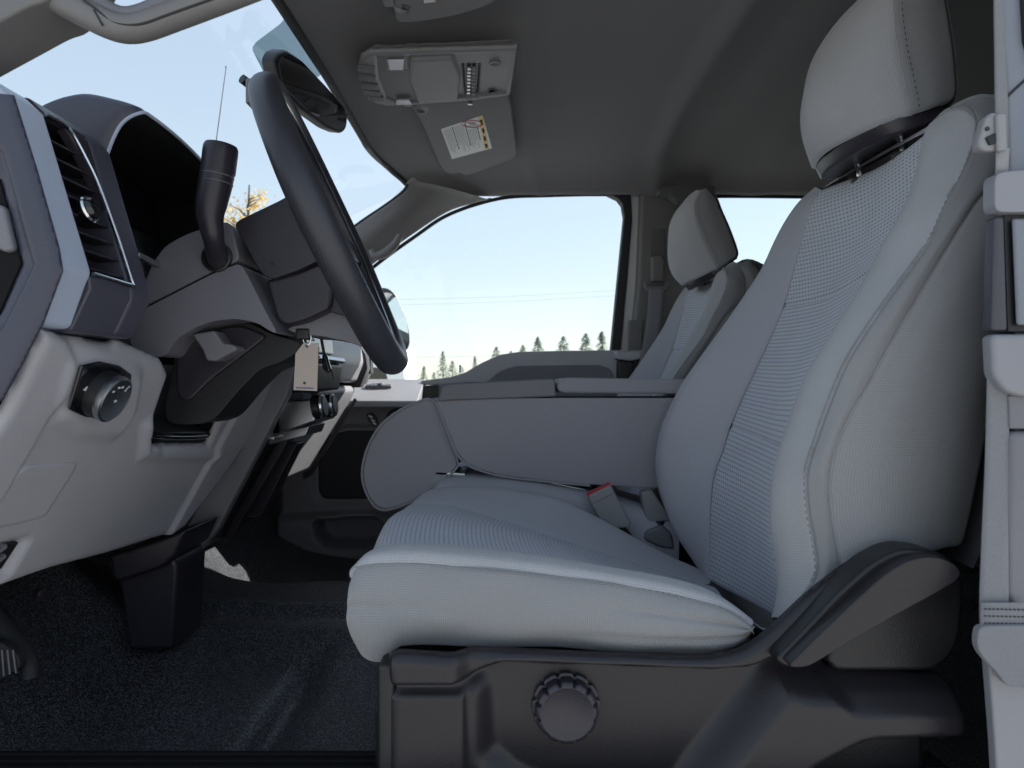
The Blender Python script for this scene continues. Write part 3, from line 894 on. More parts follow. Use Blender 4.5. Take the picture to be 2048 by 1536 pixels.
prism_px('recliner_lever', lev2, .624, .642, 'plastic_shield', seat, bevel=.006, rnd=.008, seg=4, angle=40)
# pivot housing behind the lever
prism_px('recliner_cover', [(1690, 1150), (1760, 1108), (1830, 1096), (1900, 1110), (1935, 1160), (1925, 1290), (1880, 1345), (1650, 1345)], .68, .80, 'plastic_black', seat, bevel=.012, rnd=.02)
box('seat_frame', W(-.14, .69, -.43), W(.42, 1.28, -.33), 'plastic_black', seat, bevel=.01)
for y in (.74, 1.2):
    box('seat_rail', W(-.06, y, -.475), W(.45, y + .04, -.43), 'satin_metal', seat, bevel=.004)

# ---- the passenger seat: same model, set across the cab
def copy_thing(src, delta, label, skip=()):
    e = src.copy(); COL.objects.link(e)
    e.location = src.location + Vector(delta)
    e['label'] = label
    for ch in [c for c in src.children]:
        if ch.name.split('.')[0] in skip: continue
        c = ch.copy(); COL.objects.link(c); c.parent = e
        c.matrix_parent_inverse = ch.matrix_parent_inverse.copy()
    return e
pseat = copy_thing(seat, (.015, .865, -.032), "passenger's grey cloth seat beyond the raised armrest, headrest against the far window",
                   skip=('adjuster_knob', 'side_shield', 'recliner_lever', 'lever_shade_backing', 'shield_end', 'recliner_cover'))
rp = W(.570, 1.0, .352)
rotm = Matrix.Translation(rp + Vector((-.006, 0, -.006))) @ Matrix.Rotation(R(-14), 4, 'Y') @ Matrix.Translation(-rp)
for c in pseat.children:
    if c.name.split('.')[0] in ('front_cover', 'side_cover', 'back_cover', 'top_cover', 'base_tray') or (c.name.startswith('stitching') and c.data.vertices[0].co.z > CAM_Z + .33):
        c.matrix_basis = rotm @ Matrix.Translation((0, 0, -.007))

# ================================================================== DASHBOARD
dash = thing('dashboard', W(-.6, 1.42, -.30), 'two tone grey dashboard with slatted end vent and knee panel, left of the steering wheel', 'dashboard')
# end pod with the side vent: light strip, vent bay, inner cheek
podp = [(-.66, .262), (-.50, .278), (-.462, .272), (-.444, .255), (-.399, .105), (-.404, .094), (-.419, .052), (-.66, .045)]
def xz(prof, y): return [W(a, y, b) for a, b in prof]
prism('vent_surround', xz(podp, .600), (0, .050, 0), 'plastic_strip', dash, bevel=.005, seg=3)
podd = [(-.66, .262), (-.50, .280), (-.462, .274), (-.447, .256), (-.404, .108), (-.402, .090), (-.421, .050), (-.66, .045)]
prism('vent_cheek', xz(podd, .722), (0, .040, 0), 'plastic_hood', dash, bevel=.006, seg=3)
prism('vent_sill', xz([(-.50, .104), (-.403, .104), (-.402, .090), (-.421, .050), (-.50, .048)], .651), (0, .070, 0), 'plastic_hood', dash, bevel=.003)
prism('vent_brow', xz([(-.52, .279), (-.462, .274), (-.448, .260), (-.452, .256), (-.52, .256)], .651), (0, .070, 0), 'plastic_dark', dash, bevel=.003)
box('vent_cavity', W(-.53, .652, .07), W(-.50, .722, .27), 'plastic_black', dash, bevel=0)
fdir = Vector((.045, 0, -.150)).normalized()           # down the face of the vent
fn = Vector((.150, 0, .045)).normalized()
ftop = W(-.4475, .6865, .252)
for k in range(8):
    c = ftop + fdir * (.012 + k * .0185) - fn * .016
    obox('vent_slat', c, (0, .0345, 0), fn * .011 + fdir * .003, fdir * .0011, 'plastic_black', dash, bevel=.0006)
    obox('slat_edge', c + fn * .0112 + fdir * .003, (0, .0340, 0), fn * .0006, fdir * .0010, 'plastic_dark', dash, bevel=0)
lathe('vent_knob', ftop + fdir * .083 - fn * .006 + Vector((0, -.008, 0)), fn, [(.010, 0), (.012, .008), (.0115, .014), (.009, .017), (0, .0175)], 'gloss_black', dash, n=24)
lathe('vent_knob_ring', ftop + fdir * .083 + Vector((0, -.008, 0)) + fn * .002, fn, [(.0125, 0), (.0135, .002), (.0125, .004)], 'chrome', dash, n=24)
# bright bezel on the far and lower edge of the vent
bz = [ftop + fdir * a + fn * .002 + Vector((0, b, 0)) for a, b in [(-.006, -.032), (-.007, -.008), (-.003, .004), (.018, .016), (.046, .026), (.10, .033), (.150, .0355), (.155, .034), (.1545, .0), (.1535, -.032)]]
prism('vent_corner', [ftop + fdir * a + Vector((0, b, 0)) for a, b in [(-.006, .0), (.018, .017), (.046, .027), (.07, .034), (.07, .037), (-.006, .037)]], tuple(fn * -.010), 'plastic_dark', dash, bevel=.001)
tube('vent_bezel', bz, .0022, 'chrome', dash, n=8, m=90)
# end cap facing the open door
PE = Plane(W(-.45, .586, .15), (0, -1, 0), (1, 0, 0))
relief('end_cap', PE, [(-160, 170), (0, 184), (22, 186), (70, 340), (113, 492), (121, 540), (82, 646), (0, 800), (-160, 900)], [
    ([(-160, 270), (0, 297), (63, 529), (0, 656), (-160, 720)], -.006, .006),
    ([(-160, 330), (-8, 352), (36, 525), (-10, 628), (-160, 690)], -.004, .004)],
    'plastic_endcap', dash, step=.003, thick=.004, edge=(.006, .004))
prism_px('cap_inset', [(-160, 322), (-4, 346), (42, 526), (-6, 636), (-160, 700)], .5935, .5985, 'deep_black', dash, bevel=.001)
prism_px('cap_handle', [(-40, 395), (6, 412), (26, 498), (10, 505), (-40, 480)], .588, .597, 'plastic_mid', dash, bevel=.003)
# ---- knee panel
PK = Plane(W(-.452, .9, 0), (1, 0, -.44), (0, 1, 0))
kout = [(81, 656), (120, 669), (225, 691), (243, 683), (329, 721), (341, 748), (299, 871), (301, 889), (420, 889), (457, 811), (520, 765), (531, 748), (561, 734), (524, 832), (440, 952), (362, 1054), (338, 1071), (218, 1110), (105, 1140), (0, 1178), (-160, 1235), (-160, 1050), (0, 812)]
relief('knee_panel', PK, kout, [
    ([(60, 640), (118, 664), (136, 700), (112, 790), (0, 985), (-200, 1290), (-240, 700)], .010, .014, .01),
    ([(128, 712), (190, 702), (262, 728), (276, 748), (262, 826), (228, 872), (150, 868), (100, 838)], .012, .026, .012),
    ([(286, 850), (300, 838), (320, 905), (440, 902), (420, 918), (280, 914)], .008, .02),
    ([(500, 770), (527, 748), (580, 700), (620, 800), (360, 1140), (300, 1130)], .007, .010),
    ([(-60, 1105), (52, 1078), (58, 1084), (20, 1150), (-10, 1172), (-120, 1200)], -.010, .012),
    ], 'plastic_light', dash, step=.0042, thick=.012, edge=(.012, .010))
acc = [(55, 929), (150, 923), (157, 926), (154, 938), (97, 1028), (82, 1041), (-20, 1062), (-60, 1040)]
relief('access_cover', Plane(PK.p + PK.n * .0017, PK.n, (0, 1, 0)), acc, [], 'plastic_light', dash, step=.004, thick=.003, edge=(.003, .0025), rnd=.006)
prism('knee_vent', [PK.hit(a, b) - PK.n * .004 for a, b in [(-60, 1112), (44, 1088), (10, 1140), (-60, 1165)]], tuple(PK.n * -.03), 'plastic_black', dash, bevel=0)
for q, (a, b) in enumerate([(-6, 1104), (-8, 1124)]):
    obox('vent_fin', PK.hit(a, b) - PK.n * .002, (0, .012, .004), PK.n * .004, (0, -.0004, .0018), 'plastic_mid', dash, bevel=.0005)
# headlamp switch
PW = Plane(PK.p + PK.n * .0125, PK.n, (0, 1, 0))
sw = [PW.hit(a, b) for a, b in [(158, 729), (196, 721), (236, 730), (259, 747), (250, 800), (232, 826), (200, 836), (165, 832), (133, 817)]]
hs = prism('headlamp_switch', sw, tuple(PK.n * .004), 'gloss_black', dash, bevel=.002)
kb = PW.hit(192, 783)
lathe('switch_dial', kb, PK.n, [(.0262, 0), (.0262, .012), (.0250, .016), (.0250, .0225)], 'plastic_black', dash, n=44)
lathe('switch_ring', kb, PK.n, [(.0255, .016), (.0262, .019), (.0258, .0225), (.0235, .0240), (.0215, .0232)], 'satin_metal', dash, n=44)
lathe('switch_face', kb, PK.n, [(.0218, .0215), (.0210, .0228), (0, .0228)], 'gloss_black', dash, n=44)
for a, b, r in [(-.011, .010, .0016), (-.004, .0145, .0018), (.002, .0150, .0018), (.010, .011, .0014), (0, -.001, .0020)]:
    obox('dial_mark', kb + PK.n * .0231 + PK.e1 * a + PK.e2 * b, PK.e1 * r, PK.e2 * r * .7, PK.n * .0003, 'icon_white', dash, bevel=0)
obox('dial_pointer', kb + PK.n * .0231 + PK.e1 * .0125 + PK.e2 * .0145, (PK.e1 + PK.e2) * .0022, (PK.e1 - PK.e2) * .0005, PK.n * .0003, 'icon_white', dash, bevel=0)
tri = [PW.hit(a, b) + PK.n * .0042 for a, b in [(158, 777), (167, 780), (167, 769)]]
prism('switch_arrow', tri, tuple(PK.n * .0004), 'icon_white', dash, bevel=0)
# storage pocket in the knee panel below the column
prism('pocket_back', [W(-.54, .86, .03), W(-.54, .86, -.125), W(-.54, 1.18, -.125), W(-.54, 1.18, .03)], (-.01, 0, 0), 'plastic_black', dash, bevel=0)
prism('pocket_floor', [PK.hit(a, b) - PK.n * .004 for a, b in [(302, 866), (306, 886), (416, 886), (424, 866)]], tuple(PK.n * -.10), 'plastic_black', dash, bevel=.003)
tube('pocket_lip', [PK.hit(a, b) + PK.n * .001 for a, b in [(303, 866), (309, 871), (360, 874), (408, 872), (416, 866)]], .004, 'gloss_black', dash, n=10)
tube('pocket_bolt', [PK.hit(392, 856) - PK.n * .03, PK.hit(404, 832) - PK.n * .03], .005, 'tag_card', dash, n=10, m=6)
# ---- dash top pad and lower dark parts
dtp = [(-1.04, .16), (-.80, .23), (-.60, .252), (-.505, .25), (-.49, .20), (-.56, .10), (-1.04, .05)]
prism('top_pad', xz(dtp, .605), (0, .165, 0), 'plastic_dark', dash, bevel=.01)
prism('top_pad', xz([(-1.04, .16), (-.80, .20), (-.66, .20), (-.62, .10), (-1.04, .05)], .771), (0, .345, 0), 'plastic_dark', dash, bevel=.01)
prism('top_pad', xz(dtp, 1.118), (0, 1.09, 0), 'plastic_dark', dash, bevel=.01)
prism('under_panel', xz([(-.95, .06), (-.50, .05), (-.53, -.05), (-.62, -.20), (-.95, -.20)], .62), (0, .22, 0), 'plastic_black', dash, bevel=.005)
prism('under_panel', xz([(-.95, -.02), (-.60, -.03), (-.64, -.20), (-.95, -.20)], .84), (0, .42, 0), 'plastic_black', dash, bevel=.005)
lathe('hood_release', PY(76, 1187, .98), (.9, -.4, 0), [(.008, 0), (.008, .012), (.005, .013), (0, .013)], 'plastic_dark', dash, n=20)
# ---- instrument hood
rim = [W(-.470, .802, .10), W(-.484, .800, .19), W(-.482, .800, .244), W(-.462, .800, .300), W(-.440, .806, .320), W(-.437, .83, .3235), W(-.438, .90, .322), W(-.441, .97, .316), W(-.447, 1.03, .306), W(-.462, 1.07, .285), W(-.482, 1.085, .24), W(-.484, 1.088, .19), W(-.475, 1.086, .10)]
def ring(dx, s, dz=0):
    c = W(-.46, .944, .20)
    return [Vector((p.x + dx, c.y + (p.y - c.y) * s, c.z + (p.z - c.z) * s + dz)) for p in rim]
patch('hood_shell', [rim, ring(-.004, 1.025, .002), ring(-.03, 1.05, .007), ring(-.07, 1.06, .011), ring(-.115, 1.05, -.006), ring(-.20, 1.0, -.06)], 'plastic_hood', dash, nu=30, nv=110, out=(0, -.2, 1))
patch('hood_lining', [rim, ring(-.006, .985, -.001), ring(-.02, .955, -.003), ring(-.10, .90, -.010)], 'deep_black', dash, nu=20, nv=110)
tube('hood_rim', [rim[i] + Vector((.001, 0, 0)) for i in range(1, 10)], .0020, 'plastic_strip', dash, n=8, m=90)
prism('gauge_panel', [W(-.570, .79, .04), W(-.545, .79, .315), W(-.545, 1.10, .315), W(-.570, 1.10, .04)], (-.012, 0, 0), 'screen_black', dash, bevel=0)
for y in (.865, 1.02):
    lathe('gauge_ring', W(-.555, y, .185), (1, 0, .1), [(.056, 0), (.059, .004), (.056, .006)], 'satin_metal', dash, n=48)
obox('screen_trim', PX(296, 521, -.47), (0, .028, -.002), (.004, 0, 0), (0, 0, .0035), 'satin_metal', dash, bevel=.001)

# ---- centre stack
prism('stack_body', xz([(-.80, .13), (-.45, .13), (-.42, .07), (-.43, .0), (-.60, -.32), (-.80, -.32)], 1.29), (0, .275, 0), 'plastic_black', dash, bevel=.008, seg=3)
prism('stack_cheek', xz([(-.430, .055), (-.398, .045), (-.415, -.02), (-.545, -.27), (-.602, -.335), (-.640, -.335)], 1.262), (0, .026, 0), 'plastic_mid', dash, bevel=.004)
prism('stack_rib', xz([(-.44, -.04), (-.425, -.05), (-.585, -.325), (-.61, -.325)], 1.42), (0, .012, 0), 'plastic_dark', dash, bevel=.003)
prism('radio_shelf', xz([(-.46, .060), (-.395, .052), (-.385, .040), (-.392, -.012), (-.45, -.02)], 1.33), (0, .22, 0), 'plastic_black', dash, bevel=.004)
prism('radio_bezel', xz([(-.42, .066), (-.378, .058), (-.374, .050), (-.382, .045), (-.42, .052)], 1.335), (0, .205, 0), 'satin_metal', dash, bevel=.002)
prism('radio_screen', xz([(-.46, .115), (-.405, .10), (-.402, .066), (-.46, .06)], 1.34), (0, .20, 0), 'gloss_black', dash, bevel=.003)
prism('control_shelf', xz([(-.47, -.035), (-.400, -.030), (-.395, -.075), (-.47, -.10)], 1.37), (0, .16, 0), 'satin_metal', dash, bevel=.004)
for y in (1.385, 1.465):
    lathe('control_knob', W(-.402, y, -.048), (1, 0, .15), [(.024, 0), (.024, .016), (.022, .022), (.0195, .024), (0, .024)], 'plastic_black', dash, n=32)
    lathe('knob_ring', W(-.402, y, -.048), (1, 0, .15), [(.0245, .014), (.0255, .018), (.0235, .0215)], 'chrome', dash, n=32)
prism('stack_tray', xz([(-.50, -.105), (-.412, -.085), (-.420, -.105), (-.50, -.125)], 1.39), (0, .12, 0), 'satin_metal', dash, bevel=.002)
obox('stack_trim', W(-.455, 1.315, -.102), (0, .026, 0), (.006, 0, 0), (0, 0, .003), 'satin_metal', dash, bevel=.001)
prism('stack_lower', xz([(-.62, -.12), (-.47, -.13), (-.55, -.29), (-.64, -.30)], 1.50), (0, .055, 0), 'plastic_dark', dash, bevel=.004)
# ---- passenger half of the dash
prism('glovebox', xz([(-.75, .02), (-.452, -.005), (-.447, -.018), (-.462, -.05), (-.575, -.235), (-.60, -.25), (-.75, -.25)], 1.575), (0, .375, 0), 'plastic_light', dash, bevel=.008, seg=3)
prism('passenger_fascia', xz([(-.72, .16), (-.47, .155), (-.425, .10), (-.418, .06), (-.440, .004), (-.72, .0)], 1.575), (0, .36, 0), 'plastic_light', dash, bevel=.012, seg=3)
prism('side_vent_surround', xz([(-.72, .17), (-.462, .165), (-.416, .085), (-.412, .045), (-.432, -.010), (-.72, -.01)], 1.94), (0, .050, 0), 'plastic_dark', dash, bevel=.006, seg=3)
prism('side_vent', xz([(-.72, .16), (-.462, .15), (-.425, .08), (-.422, .045), (-.440, .0), (-.72, -.01)], 1.99), (0, .085, 0), 'plastic_trim', dash, bevel=.005)
box('vent_slot', W(-.435, 2.01, .03), W(-.416, 2.05, .085), 'plastic_black', dash, bevel=.002)
prism('lower_edge', xz([(-.60, -.255), (-.578, -.242), (-.452, -.04), (-.445, -.045), (-.575, -.262), (-.60, -.275)], 1.955), (0, .012, 0), 'plastic_dark', dash, bevel=.002)
# ---- bracket running down from the dash to the tunnel
prism_px('lower_bracket', [(219, 1112), (300, 1086), (372, 1060), (350, 1110), (322, 1134), (240, 1162), (226, 1158)], 1.12, 1.25, 'plastic_dark', dash, bevel=.006)
prism_px('console_leg', [(236, 1160), (330, 1126), (345, 1112), (356, 1135), (345, 1300), (256, 1300)], 1.16, 1.27, 'plastic_dark', dash, bevel=.008)

# ================================================================== STEERING COLUMN, STALK, WHEEL
colm = thing('steering_column', W(-.40, .99, .05), 'dark grey steering column shroud with a signal stalk, behind the wheel', 'steering column')
up = [(275, 620), (290, 560), (303, 527), (328, 492), (362, 472), (396, 459), (440, 445), (458, 443), (468, 470), (480, 521), (424, 544), (350, 582)]
prism_px('upper_shroud', up, .905, 1.075, 'plastic_column', colm, bevel=.016, rnd=.010, seg=4, angle=40)
lo = [(258, 690), (264, 650), (274, 625), (350, 586), (424, 548), (481, 525), (505, 570), (535, 630), (556, 668), (540, 663), (515, 645), (470, 637), (425, 642), (385, 657), (350, 680), (330, 715), (300, 712)]
prism_px('lower_shroud', lo, .900, 1.078, 'plastic_column', colm, bevel=.014, rnd=.010, seg=4, angle=40)
stub = [(328, 820), (340, 760), (352, 700), (385, 660), (440, 645), (500, 645), (545, 668), (606, 685), (594, 706), (560, 726), (520, 738), (480, 778), (430, 838), (395, 850), (336, 848)]
prism_px('column_boot', stub, .955, 1.05, 'plastic_black', colm, bevel=.012, rnd=.012, seg=3)
prism_px('boot_cheek', [(352, 790), (352, 700), (392, 664), (480, 650), (536, 672), (480, 715), (420, 760), (375, 806)], .948, .96, 'plastic_dark', colm, bevel=.005, rnd=.012)
prism_px('tilt_lever', [(382, 668), (428, 660), (444, 685), (470, 690), (474, 700), (432, 722), (412, 722), (404, 700)], .915, .95, 'plastic_mid', colm, bevel=.004)
# stalk
lathe('stalk_collar', PY(435, 515, .902), (0, -1, .1), [(.020, 0), (.020, .004), (.016, .006), (.013, .002), (0, .002)], 'plastic_black', colm, n=32)
st = [(436, 522), (432, 505), (426, 470), (420, 430), (424, 400), (432, 362), (438, 325), (442, 300)]
tube('signal_stalk', [PY(a, b, y) for (a, b), y in zip(st, [.90, .875, .855, .85, .85, .85, .85, .85])], [.013, .0120, .0125, .0150, .0185, .0198, .0202, .0200], 'plastic_dark', colm, n=28, m=60)
ax = (PY(442, 296, .85) - PY(434, 362, .85)).normalized()
lathe('stalk_cap', PY(440.3, 309, .85), ax, [(.0205, -.022), (.0207, 0), (.0205, .008), (.0190, .0115), (.0165, .0118), (.015, .0095), (0, .0085)], 'plastic_dark', colm, n=40)
for q, (a, b, r) in enumerate([(434.2, 352, .0199), (432.2, 366, .0196)]):
    lathe('stalk_band', PY(a, b, .85), ax, [(r, -.0006), (r + .0005, 0), (r, .0006)], 'plastic_mid', colm, n=40)

swh = thing('steering_wheel', W(-.255, .99, .222), 'black padded steering wheel seen nearly edge on', 'steering wheel')
WT = R(24.0)
wd, wnrm = Vector((math.sin(WT), 0, -math.cos(WT))), Vector((math.cos(WT), 0, math.sin(WT)))
wc = W(-.257, .99, .222)
wl = Vector((.085, -.9964, 0)); wnrm = wd.cross(wl).normalized() * (1 if wd.cross(wl).x > 0 else -1)
def wheel_pt(th, r, h=0): return wc + (wl * math.cos(th) + wd * math.sin(th)) * r + wnrm * h
v = []; f = []
NM, NK = 120, 22
for i in range(NM):
    th = 2 * math.pi * i / NM
    c = wheel_pt(th, .207)
    ro = (wl * math.cos(th) + wd * math.sin(th))
    s = math.sin(th)
    grip = 1 + .08 * math.exp(-((s) / .35) ** 2) + .10 * max(0, s - .55)
    for k in range(NK):
        a = 2 * math.pi * k / NK
        w = .0185 * grip; h = .0205 * grip
        fin = 1 - .06 * math.exp(-((math.cos(a) + 1) / .3) ** 2) * (math.cos(th * 22) if s > .4 else 0)
        v.append(c + ro * math.cos(a) * w * fin + wnrm * math.sin(a) * h)
for i in range(NM):
    for k in range(NK):
        f.append((i * NK + k, ((i + 1) % NM) * NK + k, ((i + 1) % NM) * NK + (k + 1) % NK, i * NK + (k + 1) % NK))
mesh('rim', v, f[::1], 'wheel_rubber', swh)
tube('rim_seam', [wheel_pt(2 * math.pi * i / 60, .1865, .012) for i in range(60)], .0016, 'satin_metal', swh, n=6, m=120, closed=True)
hub = [(468, 450), (476, 440), (560, 400), (582, 387), (600, 395), (640, 500), (648, 516), (596, 541), (540, 560), (520, 545)]
prism_px('hub_cover', hub, .905, 1.075, 'plastic_dark', swh, bevel=.012, rnd=.008, seg=4, angle=40)
prism_px('hub_lower', [(530, 560), (596, 543), (648, 520), (668, 560), (660, 618), (610, 642), (570, 652), (552, 640)], .915, 1.065, 'plastic_dark', swh, bevel=.010, rnd=.008, seg=3)
prism_px('hub_face', [(585, 390), (606, 398), (668, 560), (716, 612), (705, 636), (655, 622), (640, 515)], .925, 1.055, 'plastic_black', swh, bevel=.008, rnd=.006)
lathe('hub_hole', PY(545, 528, .9045), (0, -1, 0), [(.0035, 0), (.0035, .0006), (0, .0006)], 'plastic_black', swh, n=16)
prism_px('lower_spoke', [(572, 658), (612, 642), (664, 618), (704, 632), (748, 690), (742, 700), (690, 682), (640, 672), (600, 670)], .94, 1.04, 'plastic_mid', swh, bevel=.006, rnd=.006)
for s in (-1, 1):
    a = wc + wl * s * .05 - wnrm * .008; b = wc + wl * s * .192
    obox('side_spoke', (a + b) / 2, (b - a) / 2, wd * .022, wnrm * .007, 'plastic_black', swh, bevel=.005)
# key tag hanging from the ignition
kt = thing('key_tag', PY(610, 740, 0.942), 'beige paper key tag hanging below the steering column', 'tag')
card = [PY(a, b, 0.942) for a, b in [(607, 686), (637, 686), (634, 782), (587, 780), (591, 707)]]
cd_ = prism('card', card, (0, .0012, 0), 'tag_card', kt, bevel=0)
for a, b, r in ((614, 692, .0022), (609, 766, .0020)):
    lathe('card_hole', PY(a, b, 0.9415), (0, -1, 0), [(r, 0), (r, .0003), (0, .0003)], 'ink', kt, n=16)
prism('card_print', [PY(a, b, 0.9412) for a, b in [(592, 774), (627, 775), (627, 778), (592, 777)]], (0, .0004, 0), 'tag_ink', kt, bevel=0)
tube('key_ring', [PY(614 + 8 * math.cos(t), 676 + 14 * math.sin(t), 0.942) for t in np.linspace(0, 2 * math.pi, 12)[:-1]], .0012, 'chrome', kt, n=8, m=40, closed=True)
obox('key_head', PY(606, 668, 0.942), (.010, 0, 0), (0, .004, 0), (0, 0, .008), 'plastic_black', kt, bevel=.003)
fob = thing('key_fob', PY(651, 730, 1.00), 'black remote key fob hanging beside the key tag', 'key fob')
prism_px('case', [(643, 708), (652, 708), (662, 742), (652, 746), (644, 738)], 1.00, 1.01, 'gloss_black', fob, bevel=.003)
tube('strap', [PY(a, b, 1.005) for a, b in [(641, 668), (645, 690), (649, 712)]], .0022, 'plastic_dark', fob, n=8)
tube('cord', [PY(a, b, 1.005) for a, b in [(662, 738), (666, 750), (668, 760)]], .0012, 'plastic_black', fob, n=6)
# pedal
ped = thing('brake_pedal', PY(20, 1330, .86), 'ribbed black pedal at the lower left on the carpet', 'pedal')
pa = PY(8, 1322, .86); pu = Vector((.30, .10, .95)).normalized()
prism_px('pad', [(-60, 1290), (0, 1284), (36, 1312), (42, 1335), (0, 1362), (-60, 1375)], .84, .852, 'rubber', ped, bevel=.004, rnd=.006)
for k in range(7):
    a = PY(-40 + k * 11, 1300, .8385); b = PY(-40 + k * 12, 1358 - abs(k - 2) * 3, .8385)
    tube('rib', [a, b], .0012, 'plastic_mid', ped, n=6, m=4)
tube('arm', [PY(a, b, y) for (a, b), y in zip([(-20, 1215), (20, 1270), (58, 1330), (62, 1358)], [.90, .88, .865, .86])], [.012, .013, .013, .010], 'rubber', ped, n=12)

# ================================================================== CENTRE CONSOLE SEAT
con = thing('center_console', W(.05, 1.44, -.45), 'folded down grey cloth centre armrest with split lid, between the seats', 'armrest')
body = [(872, 803), (880, 796), (1110, 796), (1460, 796), (1460, 976), (1310, 976), (1180, 969), (1080, 960), (1000, 950), (950, 936), (925, 920), (908, 895), (884, 832)]
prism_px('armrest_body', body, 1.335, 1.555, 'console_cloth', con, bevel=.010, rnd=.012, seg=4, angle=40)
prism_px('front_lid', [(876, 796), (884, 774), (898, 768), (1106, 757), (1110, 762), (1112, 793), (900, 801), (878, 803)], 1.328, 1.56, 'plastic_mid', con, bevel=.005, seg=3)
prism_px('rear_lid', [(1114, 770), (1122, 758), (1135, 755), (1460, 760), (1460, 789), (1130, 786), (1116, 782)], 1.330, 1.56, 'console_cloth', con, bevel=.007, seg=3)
edge = [PY(a, b, 1.331) for a, b in [(872, 806), (884, 835), (908, 897), (926, 922), (952, 938), (1002, 952), (1082, 962), (1180, 971)]]
tube('piping', edge, .0022, 'console_cloth', con, n=8, m=60)
hd = [(848, 799), (862, 800), (878, 814), (890, 850), (905, 893), (915, 920), (913, 936), (880, 968), (830, 1000), (790, 1016), (765, 1020), (745, 1008), (728, 975), (724, 940), (735, 895), (760, 852), (800, 820)]
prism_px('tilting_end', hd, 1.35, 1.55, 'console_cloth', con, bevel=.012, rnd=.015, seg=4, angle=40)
loop = [PY(a, b, 1.349) for a, b in hd]
tube('piping', loop, .0022, 'console_cloth', con, n=8, m=120, closed=True)
# cushion of the middle place under it
mc0 = [W(-.15, 1.315, -.27), W(-.155, 1.315, -.215), W(-.12, 1.315, -.196), W(.0, 1.315, -.198), W(.15, 1.315, -.225), W(.32, 1.315, -.27)]
mc1 = shifted(mc0, (0, .12, .010)); mc2 = shifted(mc0, (0, .235, 0))
patch('cushion', [shifted(mc0, (0, .002, -.12)), mc0, mc1, mc2, shifted(mc2, (0, 0, -.12))], 'cloth_plain', con, nu=40, nv=50, out=(0, 0, 1))
box('storage_bin', W(-.12, 1.33, -.44), W(.30, 1.54, -.26), 'plastic_black', con, bevel=.01)
obox('bin_catch', PY(905, 942, 1.40), (.03, 0, -.002), (0, .05, 0), (0, 0, .004), 'satin_metal', con, bevel=.002)
obox('hinge_bar', PY(1120, 970, 1.36), (.05, 0, -.010), (0, .006, 0), (0, 0, .0028), 'satin_metal', con, bevel=.001)

bk = thing('seat_belt_buckle', PY(1240, 1070, 1.27), 'grey seat belt buckle with red button standing beside the cushion', 'buckle')
bo = [(1176, 992), (1222, 969), (1262, 1046), (1258, 1056), (1222, 1058), (1206, 1050), (1182, 1010)]
prism_px('case', bo, 1.262, 1.292, 'buckle_grey', bk, bevel=.004, seg=3)
prism_px('release_button', [(1174, 990), (1221, 967), (1225, 972), (1179, 996)], 1.265, 1.289, 'red_plastic', bk, bevel=.001)
tube('case_line', [PY(a, b, 1.2615) for a, b in [(1184, 1008), (1208, 996), (1232, 985)]], .0007, 'plastic_mid', bk, n=6, m=8)
tube('stem', [PY(a, b, 1.278) for a, b in [(1240, 1052), (1255, 1072), (1268, 1090)]], .008, 'plastic_black', bk, n=10)
bk2 = thing('seat_belt_buckle', PY(1310, 1090, 1.31), 'pale grey buckle half hidden by the seat back edge', 'buckle')
prism_px('case', [(1282, 985), (1305, 980), (1340, 1030), (1345, 1042), (1296, 1048), (1290, 1030)], 1.31, 1.34, 'buckle_grey', bk2, bevel=.005)
tube('stem', [PY(a, b, 1.32) for a, b in [(1318, 1040), (1318, 1062), (1310, 1090)]], .012, 'plastic_dark', bk2, n=10)
prism_px('anchor', [(1292, 1062), (1325, 1050), (1345, 1068), (1350, 1100), (1320, 1095), (1288, 1080)], 1.30, 1.33, 'plastic_mid', bk2, bevel=.006)

# ================================================================== PASSENGER DOOR
door = thing('passenger_door', W(-.1, 2.25, -.55), 'grey passenger door with dark speaker grille and window, across the cab', 'door')
PD = Plane(W(0, 2.19, 0), (0, -1, 0), (1, 0, 0))
dout = [(560, 1170), (560, 800), (700, 800), (838, 806), (842, 772), (930, 764), (1246, 764), (1246, 1170)]
relief('door_panel', PD, dout, [
    ([(622, 868), (690, 852), (900, 852), (900, 1008), (640, 1008), (628, 990)], -.010, .010, .02),
    ([(560, 1030), (900, 1022), (900, 1170), (560, 1170)], .055, .03),
    ([(636, 1036), (760, 1030), (800, 1085), (660, 1085), (640, 1068)], -.10, .012, .02),
    ([(590, 1100), (640, 1092), (900, 1092), (900, 1200), (600, 1200)], .012, .03)],
    'plastic_mid', door, step=.006, thick=.02, edge=(.012, .01))
relief('speaker_grille', Plane(W(0, 2.1975, 0), (0, -1, 0), (1, 0, 0)), [(634, 876), (694, 860), (890, 860), (890, 1000), (648, 1000), (636, 985)], [], 'rubber', door, step=.006, thick=.004, rnd=.02)
